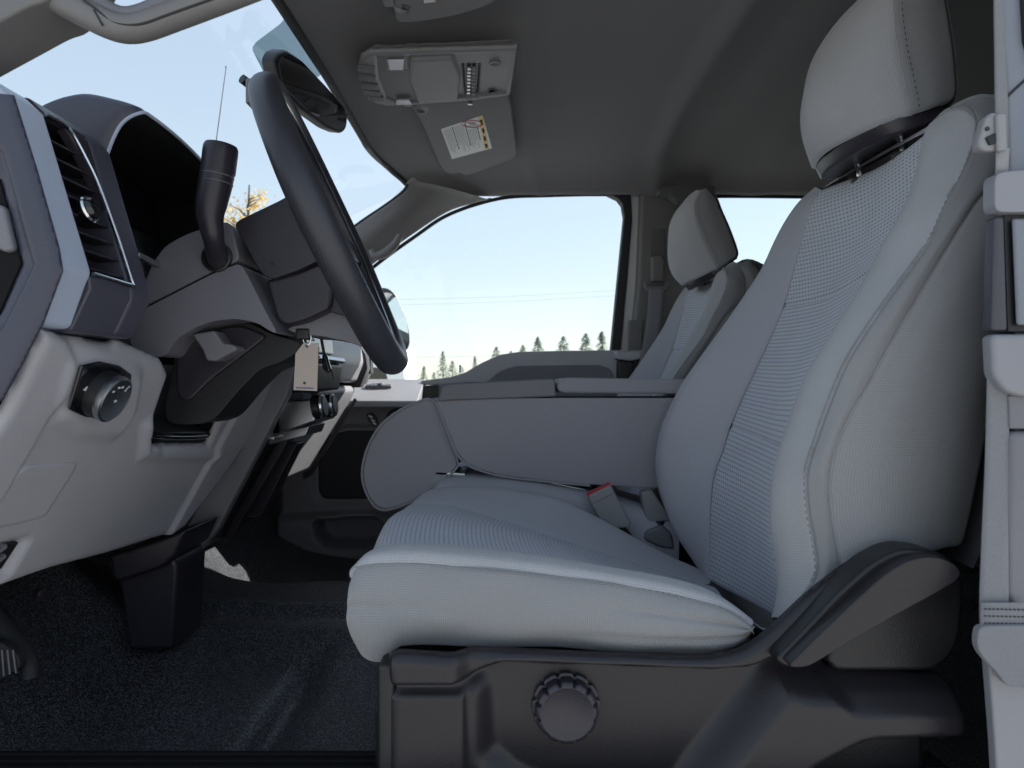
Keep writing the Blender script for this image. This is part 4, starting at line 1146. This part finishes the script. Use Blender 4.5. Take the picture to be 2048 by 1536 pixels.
# upper trim: pale ledge leaning outwards, then the kicked-up sill behind it
up0 = [W(-.62, 2.195, -.055), W(-.30, 2.195, -.055), W(-.285, 2.185, -.050)]
prism('upper_ledge', [W(-.62, 2.07, -.070), W(-.62, 2.065, -.052), W(-.62, 2.24, .016), W(-.62, 2.27, .016), W(-.62, 2.27, -.070)], (.335, 0, 0), 'plastic_light', door, bevel=.005, seg=3)
sill = [(842, 761), (900, 754), (930, 745), (962, 726), (1000, 709), (1040, 703), (1130, 701), (1246, 700), (1246, 770), (842, 770)]
prism_px('sill_trim', sill, 2.205, 2.275, 'plastic_light', door, bevel=.008, rnd=.006, seg=3)
prism_px('sill_recess', [(968, 768), (1000, 742), (1030, 732), (1200, 730), (1222, 738), (1228, 768)], 2.196, 2.21, 'plastic_mid', door, bevel=.006, rnd=.015)
prism_px('pull_pocket', [(842, 772), (876, 770), (876, 800), (842, 800)], 2.186, 2.20, 'plastic_black', door, bevel=.002)
lathe('lock_knob', PY(921, 745, 2.235), (0, 0, 1), [(.005, 0), (.005, .022), (.003, .025), (0, .025)], 'icon_white', door, n=14)
lh = W(-.424, 2.17, -.008)
ln = Vector((0, -.362, .932)).normalized(); lt = Vector((0, .932, .362))
obox('inner_handle_bezel', lh, (.042, 0, 0), lt * .010, ln * .006, 'plastic_mid', door, bevel=.004)
obox('inner_handle', lh + ln * .005 + Vector((-.004, 0, 0)), (.022, 0, 0), lt * .006, ln * .004, 'chrome', door, bevel=.002)
obox('handle_gap', lh + ln * .0055 + Vector((.004, 0, 0)), (.006, 0, 0), lt * .007, ln * .004, 'plastic_black', door, bevel=.001)
prism_px('window_switch', [(732, 828), (744, 824), (754, 836), (756, 848), (746, 852), (736, 842)], 2.183, 2.192, 'plastic_black', door, bevel=.002)
for a, b in ((741, 833), (746, 841), (749, 847)):
    obox('switch_key', PY(a, b, 2.1815), (.006, 0, -.003), (0, .002, 0), (.001, 0, .003), 'satin_metal', door, bevel=.001)
prism_px('door_pull', [(770, 862), (772, 826), (786, 818), (1100, 815), (1100, 862)], 2.10, 2.19, 'plastic_dark', door, bevel=.01, seg=3)
# window frame and glass
prism_px('frame_rear', [(1215, 386), (1262, 384), (1264, 440), (1242, 704), (1222, 704), (1249, 432), (1245, 408), (1236, 396)], 2.225, 2.27, 'rubber', door, bevel=.004)
fr = [(700, 580), (752, 533), (830, 476), (900, 431), (1000, 400), (1100, 394), (1230, 391)]
tube('frame_top', [PY(a, b - 3, 2.225) for a, b in fr], .006, 'rubber', door, n=8, m=70)
gl = [(600, 760), (640, 640), (755, 525), (900, 425), (1000, 395), (1245, 388), (1225, 704), (1000, 710), (930, 750), (842, 764)]
mesh('window_glass', [PY(a, b, 2.262) for a, b in gl], [tuple(range(len(gl)))], 'window_glass', door, smooth=False, solid=.004)
box('outer_skin', W(-.75, 2.285, -.60), W(.335, 2.30, .0), 'body_paint', door, bevel=.01)

# ---- side wall ahead of the door and behind it
structure(box('cowl_side', W(-1.05, 2.20, -.62), W(-.74, 2.28, .14), 'plastic_black', bevel=.01))
structure(box('rear_side_wall', W(.36, 2.21, -.62), W(1.32, 2.29, .10), 'headliner_cloth', bevel=.01))
structure(box('rear_corner_wall', W(1.02, 2.21, .09), W(1.32, 2.29, .65), 'headliner_cloth', bevel=.01))
qw = thing('quarter_window', W(.8, 2.26, .1), 'rear side window behind the passenger seat, pale sky beyond', 'window')
mesh('glass', [W(.60, 2.262, .09), W(1.04, 2.262, .09), W(1.04, 2.262, .64), W(.60, 2.262, .64)], [(0, 1, 2, 3)], 'window_glass', qw, smooth=False, solid=.004)
tube('seal', [W(.615, 2.25, .10), W(.64, 2.25, .35), W(.655, 2.25, .605), W(.67, 2.25, .618), W(1.03, 2.25, .616)], .006, 'rubber', qw, n=8, m=40)

# ---- pillar between passenger door and rear window
bp = thing('door_pillar', W(.45, 2.23, .0), 'grey door pillar behind the passenger window carrying its belt', 'pillar')
prism_px('painted_jamb', [(1263, 372), (1287, 370), (1276, 560), (1262, 704), (1243, 704), (1264, 440)], 2.235, 2.285, 'body_paint', bp, bevel=.003)
prism_px('pillar_trim', [(1283, 372), (1300, 366), (1432, 366), (1428, 430), (1432, 520), (1440, 704), (1262, 704), (1276, 560)], 2.19, 2.27, 'plastic_trim', bp, bevel=.012, seg=3)
prism_px('lower_trim', [(1258, 640), (1286, 640), (1284, 704), (1256, 704)], 2.183, 2.20, 'plastic_trim', bp, bevel=.003)
prism_px('height_slot', [(1302, 458), (1331, 457), (1327, 575), (1299, 575)], 2.186, 2.195, 'plastic_overhead_dark', bp, bevel=.002)
prism_px('base_cap', [(1232, 702), (1290, 700), (1290, 716), (1262, 722), (1232, 718)], 2.15, 2.25, 'plastic_light', bp, bevel=.006)
prism_px('base_post', [(1236, 720), (1268, 722), (1268, 780), (1236, 780)], 2.17, 2.26, 'plastic_black', bp, bevel=.006)
pg = [(1316, 384), (1322, 374), (1350, 370), (1432, 371), (1430, 396), (1418, 402), (1404, 396), (1372, 402), (1358, 404), (1348, 394), (1340, 388)]
prism_px('grab_handle', pg, 2.10, 2.15, 'plastic_overhead_dark', bp, bevel=.008, rnd=.008, seg=3)
pb = thing('seat_belt', PY(1300, 620, 2.17), 'grey belt hanging from its slider on the far door pillar', 'seat belt')
prism_px('slider', [(1304, 512), (1322, 508), (1330, 520), (1328, 562), (1304, 562)], 2.155, 2.19, 'plastic_trim', pb, bevel=.006, seg=3)
tube('loop_ring', [PY(a, b, 2.155) for a, b in [(1290, 566), (1298, 574), (1330, 574), (1336, 564), (1328, 580), (1298, 581)]], .005, 'plastic_trim', pb, n=10, m=40, closed=True)
def ribbon(name, cl, w, mat, parent, wdir=(1, 0, 0), th=.0014, m=40):
    P = spline(cl, m)
    ww = w if isinstance(w, (list, tuple)) else [w, w]
    wi = np.interp(np.linspace(0, 1, m), np.linspace(0, 1, len(ww)), ww)
    wd_ = np.array(Vector(wdir).normalized())
    v = []; uvs = []
    L = np.concatenate([[0], np.cumsum(np.linalg.norm(np.diff(P, axis=0), axis=1))])
    for i in range(m):
        for k in range(5):
            v.append(P[i] + wd_ * wi[i] * (k / 4 - .5)); uvs.append((wi[i] * k / 4, L[i]))
    f = [(i * 5 + k, i * 5 + k + 1, i * 5 + 6 + k, i * 5 + 5 + k) for i in range(m - 1) for k in range(4)]
    return mesh(name, v, f, mat, parent, uv=uvs, solid=th, off=0)
ribbon('webbing', [PY(1312, 576, 2.15), PY(1310, 620, 2.15), PY(1302, 680, 2.14), PY(1290, 740, 2.13)], .047, 'belt_webbing', pb)

# ---- outside mirror beyond the passenger window
sm = thing('side_mirror', W(-.45, 2.5, .1), 'passenger side door mirror outside the window, just past the wheel', 'mirror')
mo = [(742, 590), (756, 576), (776, 574), (794, 588), (810, 625), (820, 660), (822, 690), (812, 706), (770, 712), (745, 690)]
mk = [PY(a, b, 2.50) for a, b in mo]
prism('shell', round_loop(mk, .02), (-.05, .07, 0), 'plastic_black', sm, bevel=.01, seg=3)
mc = sum((Vector(p) for p in mk), Vector()) / len(mk)
prism('mirror_face', round_loop([mc + (p - mc) * .84 + Vector((.004, -.004, 0)) for p in mk], .018), (-.002, .003, 0), 'mirror_glass', sm, bevel=0)
obox('arm', W(-.46, 2.40, .12), (.02, 0, 0), (0, .10, 0), (0, 0, .02), 'plastic_black', sm, bevel=.005)

# ================================================================== CEILING FITTINGS
oc = thing('overhead_console', W(-.15, 1.42, .66), 'grey overhead console with map lamps and vent on the roof lining', 'overhead console')
PO = Plane(W(-.15, 1.42, .612), (0, 0, -1), (1, 0, 0))
oo = [(716, 140), (722, 115), (742, 106), (800, 104), (900, 101), (1036, 97), (1022, 192), (940, 203), (830, 212), (775, 214), (748, 208), (728, 188)]
relief('housing', PO, oo, [
    ([(752, 114), (900, 110), (1030, 104), (1012, 186), (860, 202), (800, 208), (772, 196), (756, 160)], -.005, .006),
    ([(822, 118), (905, 114), (920, 150), (915, 196), (836, 204), (820, 160)], .009, .006, .006),
    ([(924, 132), (960, 131), (956, 194), (930, 196)], -.010, .003),
    ([(768, 114), (812, 113), (818, 140), (772, 142)], .004, .004)],
    'plastic_overhead', oc, step=.0026, thick=.018, edge=(.008, .008), rnd=.004)
def on(px, py, h=0.0, pl=PO): return pl.hit(px, py) + pl.n * h
prism('dark_panel', [on(a, b, -.0045) for a, b in [(752, 116), (766, 114), (772, 142), (818, 142), (826, 198), (790, 202), (772, 194), (758, 160)]], (0, 0, -.001), 'plastic_overhead_dark', oc, bevel=0)
for q in ([(775, 117), (808, 116), (806, 136), (779, 136)], [(792, 198), (818, 197), (824, 205), (793, 206)]):
    prism('map_lamp', [on(a, b, .0015) for a, b in q], (0, 0, -.003), 'lamp_lens', oc, bevel=.001)
for a, b in ((733, 137), (735, 155), (739, 171), (744, 184), (752, 195)):
    obox('button', on(a, b, .001), (.016, .004, 0), (-.002, .012, 0), (0, 0, .003), 'plastic_overhead_dark', oc, bevel=.002)
prism('vent_slot', [on(a, b, -.009) for a, b in [(928, 134), (957, 133), (953, 192), (932, 193)]], (0, 0, -.0008), 'plastic_black', oc, bevel=0)
for k in range(8):
    t_ = k / 7
    for s in (0, 1):
        c = on(lerp(938, 937, t_) + s * 10, lerp(140, 188, t_) + s * 2, -.004)
        obox('vent_tooth', c, (.0035, 0, 0), (0, .0042, 0), (0, 0, .003), 'plastic_overhead' if s else 'satin_metal', oc, bevel=.001)
lathe('screw_cap', on(990, 131, -.004), (0, 0, -1), [(.011, 0), (.011, .003), (.008, .003), (.007, .0005), (0, .0005)], 'plastic_overhead', oc, n=28)
lathe('screw_cap', on(984, 186, -.004), (0, 0, -1), [(.010, 0), (.010, .002), (.006, .0), (0, .0)], 'plastic_overhead_dark', oc, n=28)
lathe('microphone', on(940, 205, -.002), (0, 0, -1), [(.005, 0), (.005, .006), (0, .007)], 'satin_metal', oc, n=14)

def visor(label, loop, zrel, lab, name='sun_visor', clip=None, arm=None):
    vt = thing(name, W(-.18, 1.75, zrel + .03), label, 'sun visor', 'sun visors')
    P = Plane(W(0, 1.7, zrel), (0, 0, -1), (1, 0, 0))
    lp = [P.hit(a, b) for a, b in loop]
    pan = prism('panel', round_loop(lp, .02), (0, 0, .020), 'visor_cloth', vt, bevel=.008, seg=4)
    if lab:
        q = [P.hit(a, b) + Vector((0, 0, -.0006)) for a, b in lab]
        st_ = prism('warning_label', q, (0, 0, .0004), 'label_white', vt, bevel=0)
        def L(u, w_, h): return q[0] + (q[1] - q[0]) * u + (q[3] - q[0]) * w_ + Vector((0, 0, h))
        def quad(n, u0, u1, w0, w1, m): prism(n, [L(u0, w0, -.0004), L(u1, w0, -.0004), L(u1, w1, -.0004), L(u0, w1, -.0004)], (0, 0, .0003), m, st_, bevel=0)
        quad('yellow_band', .90, 1.0, 0, 1, 'label_yellow')
        for w_ in (.10, .34, .58, .82): quad('band_text', .925, .975, w_, w_ + .14, 'ink')
        rnd = random.Random(4)
        for u in (.255, .56, .82):
            w_ = .04 if u != .82 else .26
            while w_ < .66:
                d = rnd.uniform(.05, .10); quad('bold_text', u, u + .028, w_, w_ + d, 'ink'); w_ += d + .02
        u = .05
        while u < .86:
            if min(abs(u - .255), abs(u - .56), abs(u - .82)) > .03:
                w_ = .05 if u < .55 else .26
                end = rnd.uniform(.62, .92)
                while w_ < end:
                    d = rnd.uniform(.04, .12); quad('fine_text', u, u + .014, w_, min(end, w_ + d), 'ink_grey'); w_ += d + .018
            u += .033
        # prohibition sign: red ring and bar over a small figure
        rc = L(.74, .13, -.0008); rr = (q[3] - q[0]).length * .095
        tube('sign_ring', [rc + Vector((math.cos(t) * rr * 1.2, math.sin(t) * rr, 0)) for t in np.linspace(0, 2 * math.pi, 16)[:-1]], .0009, 'ink_red', st_, n=6, m=40, closed=True)
        tube('sign_bar', [rc + Vector((-rr * .8, -rr * .6, 0)), rc + Vector((rr * .8, rr * .6, 0))], .0007, 'ink_red', st_, n=6, m=4)
        obox('sign_figure', rc, (rr * .35, 0, 0), (0, rr * .4, 0), (0, 0, .0002), 'ink_grey', st_, bevel=0)
    if arm:
        a, b = arm
        tube('pivot_rod', [P.hit(a - 10, b - 2) + Vector((0, 0, .01)), P.hit(a, b) + Vector((0, 0, -.002)), P.hit(a + 16, b + 4) + Vector((0, 0, .006))], .005, 'plastic_overhead', vt, n=12)
        prism('pivot_recess', [P.hit(a + 4, b - 12) + Vector((0, 0, -.0006)), P.hit(a + 20, b - 8) + Vector((0, 0, -.0006)), P.hit(a + 18, b + 6) + Vector((0, 0, -.0006)), P.hit(a + 6, b + 6) + Vector((0, 0, -.0006))], (0, 0, .0005), 'plastic_black', vt, bevel=0)
        obox('bracket', P.hit(a - 22, b - 10) + Vector((0, 0, .012)), (.010, 0, 0), (0, .012, 0), (0, 0, .01), 'plastic_overhead', vt, bevel=.003)
    return vt
visor('sun visor on the passenger side with white and yellow warning label', [(826, 210), (900, 196), (1014, 186), (1022, 220), (1032, 300), (1030, 316), (962, 342), (930, 352), (920, 344), (908, 349), (892, 346), (880, 330), (850, 258)], .640,
      [(882, 258), (965, 230), (984, 296), (904, 318)], arm=(838, 222))
visor('sun visor above the driver, mostly cut off by the top edge', [(790, -160), (790, 20), (792, 40), (802, 46), (830, 45), (900, 34), (960, 18), (1000, -2), (1060, -60), (1060, -160)], .632,
      [(846, -38), (872, -40), (872, 3), (848, 6)], arm=(800, 20))
# rear view mirror
rm = thing('rearview_mirror', W(-.43, 1.40, .60), 'black framed rear view mirror hanging at the top of the windscreen', 'mirror')
mp = [(548, 122), (556, 104), (572, 98), (600, 116), (660, 180), (690, 216), (697, 232), (694, 258), (684, 268), (660, 258), (610, 222), (560, 172)]
def mpt(a, b): return PY(a, b, 1.24 + (a - 548) / 150 * .24)
mk = round_loop([mpt(a, b) for a, b in mp], .010)
prism('housing', mk, (-.030, .010, .006), 'plastic_black', rm, bevel=.006, seg=3)
mcn = sum(mk, Vector()) / len(mk)
prism('mirror_face', [mcn + (p - mcn) * .91 + Vector((.0022, -.0015, -.0008)) for p in mk], (-.002, .0005, .0003), 'mirror_dim', rm, bevel=0)
tube('stem', [mpt(606, 205) + Vector((-.02, 0, 0)), mpt(600, 212) + Vector((-.05, 0, .005)), mpt(560, 190) + Vector((-.07, .0, .03))], .009, 'plastic_black', rm, n=10)

# ================================================================== NEAR DOOR PILLAR ON THE RIGHT, SEAT BELT
nd = thing('rear_door_edge', PY(2030, 1400, .60), 'grey trimmed rear door edge with dark latch block at the right side', 'door')
def nd_part(name, px, mat, y0=.600, y1=.613, bevel=.003, rnd=0, seg=2):
    return prism_px(name, px, y0, y1, mat, nd, bevel=bevel, rnd=rnd, seg=seg)
nd_part('upper_trim', [(2002, -200), (2038, -200), (2052, 80), (2140, 330), (2140, 360), (2020, 350), (2014, 190), (2000, 60)], 'pillar_grey', .612, .622, .004)
nd_part('window_seal', [(2038, -200), (2180, -200), (2180, 330), (2110, 250), (2054, 80)], 'rubber', .606, .616)
tube('trim_joint', [PY(a, b, .6115) for a, b in [(2012, 196), (2030, 178), (2070, 142)]], .0012, 'rubber', nd, n=6, m=8)
nd_part('upper_cap', [(1990, 352), (2002, 343), (2160, 330), (2160, 424), (2042, 424), (1990, 424)], 'cap_grey', .596, .612, .005, .008, 3)
nd_part('latch_block', [(1990, 432), (2010, 432), (2017, 662), (1984, 662)], 'latch_grey', .600, .614)
nd_part('latch_slot', [(2008, 426), (2160, 426), (2160, 664), (2016, 664)], 'plastic_black', .606, .618, .001)
nd_part('latch_plate', [(2028, 436), (2160, 436), (2160, 650), (2037, 650)], 'pillar_grey', .600, .605)
nd_part('lower_cap', [(1984, 668), (2160, 668), (2160, 796), (2048, 794), (2012, 784), (1988, 752)], 'cap_grey', .596, .612, .005, .006, 3)
nd_part('door_trim', [(2018, 790), (2160, 790), (2160, 858), (2020, 858)], 'plastic_mid', .604, .63, .002)
nd_part('door_trim', [(2022, 863), (2160, 862), (2160, 1240), (2044, 1236), (2020, 1214), (2014, 1186)], 'plastic_mid', .602, .62, .006, 0, 3)
nd_part('lower_trim', [(1976, 1300), (1990, 1340), (2060, 1380), (2160, 1380), (2160, 1700), (2002, 1700), (1990, 1480)], 'cap_grey', .604, .615, .004, 0, 3)
structure(box('rear_quarter_wall', W(.47, .60, -.62), W(1.32, .645, .62), 'headliner_cloth', bevel=.01))
nb = thing('seat_belt', PY(1990, 1000, .58), "driver's pale grey seat belt hanging down the right edge of the picture", 'seat belt')
ribbon('webbing', [PY(1996, -160, .61), PY(1997, 0, .61), PY(2000, 120, .61), PY(2003, 220, .61), PY(2004, 320, .61)], [.008, .008, .009, .011, .011], 'belt_webbing', nb)
prism_px('guide', [(1958, 280), (1972, 236), (1986, 222), (2000, 226), (2004, 262), (2000, 300), (1978, 302), (1960, 298)], .600, .612, 'buckle_grey', nb, bevel=.004, seg=3)
prism_px('guide_slot', [(1972, 274), (1998, 262), (2000, 284), (1980, 290)], .598, .602, 'plastic_black', nb, bevel=.001)
lathe('guide_bolt', PY(1974, 258, .600), (0, -1, 0), [(.002, 0), (.002, .001), (0, .001)], 'plastic_dark', nb, n=12)
prism_px('latch_plate', [(1994, 226), (2014, 226), (2016, 300), (1996, 302)], .596, .601, 'buckle_grey', nb, bevel=.002)
ribbon('webbing', [PY(2005, 296, .603), PY(2004, 330, .603), PY(2003, 350, .606)], [.012, .011, .011], 'buckle_grey', nb)
ribbon('webbing', [PY(1996, 740, .607), PY(1994, 900, .606), PY(1990, 1060, .604), PY(1988, 1180, .600), PY(1988, 1240, .598), PY(1990, 1290, .597)], [.019, .020, .021, .023, .025, .025], 'belt_webbing', nb)
ribbon('sewn_end', [PY(2007, 1205, .594), PY(2007, 1240, .593), PY(2007, 1280, .594)], [.040, .040, .042], 'belt_webbing', nb)
fold = [(1956, 1262), (1966, 1252), (2140, 1250), (2140, 1370), (2040, 1376), (2014, 1374), (1996, 1346), (1968, 1318), (1954, 1295)]
prism_px('folded_end', fold, .588, .596, 'belt_webbing', nb, bevel=.004, rnd=.008, seg=3)
for r_ in range(4):
    stitches('belt_stitching', [PY(1968, 1218 + r_ * 14, .5920), PY(2010, 1219 + r_ * 14, .5920), PY(2060, 1220 + r_ * 14, .5920)], 'thread_dark', nb, gap=.0034, length=.0022, r=.0007)

# ================================================================== OUTSIDE: antenna, wires, trees, parked van
an = thing('radio_antenna', W(-1.05, 2.35, -.1), 'thin black aerial mast standing outside beyond the windscreen', 'antenna')
a0, a1 = PY(430, 300, 2.45), PY(452, 136, 2.45)
a_b = a1 + (a0 - a1) * 3.4
tube('mast', [a_b, a0, a1], [.0028, .002, .0014], 'plastic_dark', an, n=8, m=20)
lathe('tip', a1, (0, 0, 1), [(.0026, 0), (.0026, .006), (0, .008)], 'plastic_dark', an, n=10)

def leaf_mat(name, c1, c2):
    t = NT(name)
    g = t.n("ShaderNodeObjectInfo")
    c = t.n("ShaderNodeTexCoord")
    nse = t.noise(c.outputs['Object'], 1.7, 3)
    cc = t.mix(nse, c1, c2)
    b = t.bsdf(cc, 0.8, spec=.2)
    tr = t.n("ShaderNodeBsdfTranslucent"); t.l(cc, tr.inputs[0])
    mx = t.n("ShaderNodeMixShader"); mx.inputs[0].default_value = 0.55
    t.l(b.outputs[0], mx.inputs[1]); t.l(tr.outputs[0], mx.inputs[2]); t.l(mx.outputs[0], t.out.inputs[0])
leaf_mat('needles', (0.24, 0.28, 0.25), (0.34, 0.37, 0.30))  # needle colour lightened to imitate haze over the distant trees
leaf_mat('needles_far', (0.06, 0.09, 0.055), (0.12, 0.15, 0.07))
leaf_mat('gold_leaves', (0.55, 0.38, 0.14), (0.72, 0.56, 0.28))
leaf_mat('bark', (0.10, 0.08, 0.06), (0.16, 0.13, 0.10))
def conifer_mesh(seed, h, w):
    rn = random.Random(seed)
    v = []; f = []
    n = 560
    for i in range(n):
        t = rn.random() ** .75
        z = h * (.10 + .90 * t)
        r = w * (1 - t) ** .85 * (.45 + .55 * rn.random()) * (1 + .25 * math.sin(t * 40 + seed))
        a = rn.random() * 6.283
        L = .35 + .7 * (1 - t) * rn.random()
        c = Vector((math.cos(a) * r, math.sin(a) * r, z))
        d = Vector((math.cos(a), math.sin(a), -.35)).normalized()
        s = Vector((-math.sin(a), math.cos(a), rn.uniform(-.3, .3)))
        k = len(v)
        v += [c + d * L, c + s * .22 * L + Vector((0, 0, .10)), c - d * L * .5 + Vector((0, 0, .12)), c - s * .22 * L]
        f += [(k, k + 1, k + 2), (k, k + 2, k + 3)]
    return v, f
def trunk_mesh(h, r):
    v = []; f = []
    for i, (rr, z) in enumerate(((r, 0), (r * .8, h * .3), (r * .45, h * .7), (r * .1, h))):
        for k in range(7):
            v.append((rr * math.cos(k * .8976), rr * math.sin(k * .8976), z))
    for i in range(3):
        for k in range(7):
            f.append((i * 7 + k, i * 7 + (k + 1) % 7, i * 7 + 7 + (k + 1) % 7, i * 7 + 7 + k))
    return v, f
protos = []
for s in range(3):
    v, f = conifer_mesh(s + 3, 10.0, (2.2, 1.8, 2.7)[s])
    me = bpy.data.meshes.new('crown'); me.from_pydata([tuple(p) for p in v], [], f); me.materials.append(MATS['needles'])
    v, f = trunk_mesh(9.6, .22)
    mt = bpy.data.meshes.new('trunk'); mt.from_pydata(v, [], f); mt.materials.append(MATS['bark'])
    protos.append((me, mt))
tree_list = [  # px, py of the top, distance, label
    (886, 702, 95, 'slim dark conifer right of the wheel, tallest near the sloping sill'),
    (848, 732, 100, 'small dark conifer standing closest to the foot of the steering wheel'),
    (905, 722, 118, 'pale conifer just right of the slim dark conifer'),
    (868, 744, 110, 'lowest conifer tip between wheel and slim dark conifer'),
    (950, 712, 120, 'thin conifer where the door sill starts to rise'),
    (993, 694, 112, 'conifer behind the top of the sloping door sill'),
    (1022, 702, 124, 'little conifer just past the bend of the sill'),
    (1076, 674, 100, 'conifer standing alone above the middle of the door sill'),
    (1127, 673, 108, 'pale conifer between the lone one and the right-hand pair'),
    (1172, 667, 98, 'bushier left conifer of the pair beside the window frame'),
    (833, 742, 130, 'stubby pale conifer partly behind the bottom of the steering wheel rim'),
    (924, 734, 128, 'short pale conifer right above the start of the sill slope'),
    (1046, 690, 135, 'small faint conifer left of the one standing alone'),
    (1204, 663, 94, 'right conifer of the pair touching the dark window frame')]
for i, (a, b, d, lab) in enumerate(tree_list):
    top = PY(a, b, d)
    me, mt = protos[i % 3]
    s = top.z / 10.0
    e = thing('conifer_tree', (top.x, top.y, 0), lab, 'tree', 'conifers on the skyline')
    kx = s * (1.0 if i in (0, 4) else 1.4)
    e.scale = (kx, kx, s)
    for nm, m_ in (('crown', me), ('trunk', mt)):
        o = bpy.data.objects.new(nm, m_); COL.objects.link(o); o.parent = e
    e.rotation_euler.z = i * 1.3
# autumn tree seen past the column
gt = thing('autumn_tree', tuple(PY(494, 768, 30))[:2] + (0,), 'yellow leaved autumn tree with bare twigs behind the signal stalk', 'tree')
rn = random.Random(9)
gx, gy = gt.location.x, gt.location.y
tube('trunk', [(gx, gy, 0), (gx + .1, gy, 2.5), (gx - .05, gy, 5.2), (gx + .1, gy, 10.0)], [.22, .17, .11, .03], 'bark', gt, n=8)
tips = []
for i in range(22):
    z0 = rn.uniform(4.2, 9.5); a = rn.random() * 6.283; L = rn.uniform(.7, 1.5) * (1.3 - (z0 - 3) / 8.5)
    p0 = Vector((gx, gy, z0)); p2 = p0 + Vector((math.cos(a) * L, math.sin(a) * L, L * rn.uniform(.6, 1.3)))
    p1 = (p0 + p2) / 2 + Vector((rn.uniform(-.2, .2), rn.uniform(-.2, .2), .1))
    tube('limb', [p0, p1, p2], [.05, .03, .008], 'bark', gt, n=5, m=8)
    tips += [p0.lerp(p2, t) for t in (.4, .55, .7, .85, 1.0)]
v = []; f = []
for p in tips:
    for k in range(9):
        c = p + Vector((rn.gauss(0, .24), rn.gauss(0, .24), rn.gauss(0, .22)))
        if c.z > 10.6 - .3 * abs(c.x - gx): continue
        u = Vector((rn.uniform(-1, 1), rn.uniform(-1, 1), rn.uniform(-1, 1))).normalized(); w = u.orthogonal().normalized()
        s = rn.uniform(.05, .10); q = len(v)
        v += [c - u * s, c + w * s * .7, c + u * s, c - w * s * .7]; f.append((q, q + 1, q + 2, q + 3))
mesh('crown', v, f, 'gold_leaves', gt, smooth=False)
# overhead wires
for (p, q, lab) in (((700, 602), (1300, 578), 'upper of three faint overhead wires crossing the side window'),
                    ((700, 613), (1300, 588), 'middle of three faint overhead wires crossing the side window'),
                    ((700, 716), (1300, 700), 'lowest faint overhead wire, close above the far trees')):
    A, B = PY(*p, 45), PY(*q, 45)
    A2, B2 = A + (A - B) * 1.0, B + (B - A) * 1.0
    M = (A + B) / 2 - Vector((0, 0, .12))
    o = tube('power_line', [A2, A, M, B, B2], .0065, 'plastic_mid', None, n=5, m=60)
    tag(o, lab, 'wire', 'overhead wires')
# parked van
pv = thing('parked_van', tuple(PY(565, 768, 13))[:2] + (0,), 'white parked van outside, glimpsed under the steering wheel', 'van')
vx, vy = pv.location.x, pv.location.y
side = [(-2.3, .45), (-2.35, .95), (-1.5, 1.08), (-.95, 1.80), (-.6, 1.97), (2.2, 1.97), (2.32, 1.6), (2.38, .95), (2.36, .45)]
prism('body', [Vector((vx + a, vy, b)) for a, b in side], (0, 1.75, 0), 'white_paint', pv, bevel=.06, seg=3)
for q in ([(-1.3, 1.12), (-.85, 1.55), (-.25, 1.58), (-.25, 1.12)], [(-.15, 1.12), (-.15, 1.58), (.75, 1.58), (.75, 1.12)], [(.85, 1.12), (.85, 1.58), (1.95, 1.56), (2.05, 1.12)]):
    prism('window', [Vector((vx + a, vy - .012, b)) for a, b in q], (0, .012, 0), 'gloss_black', pv, bevel=.004)
for wx in (-1.45, 1.45):
    lathe('wheel', (vx + wx, vy + .2, .36), (0, -1, 0), [(.36, 0), (.36, .22), (.24, .235), (.22, .21), (0, .21)], 'rubber', pv, n=28)
obox('indicator_lamp', (vx + .4, vy - .01, .85), (.07, 0, 0), (0, .02, 0), (0, 0, .035), 'amber', pv, bevel=.005)
for dx in (-.2, .8): obox('door_handle', (vx + dx - .12, vy - .02, .98), (.08, 0, 0), (0, .02, 0), (0, 0, .02), 'plastic_dark', pv, bevel=.005)
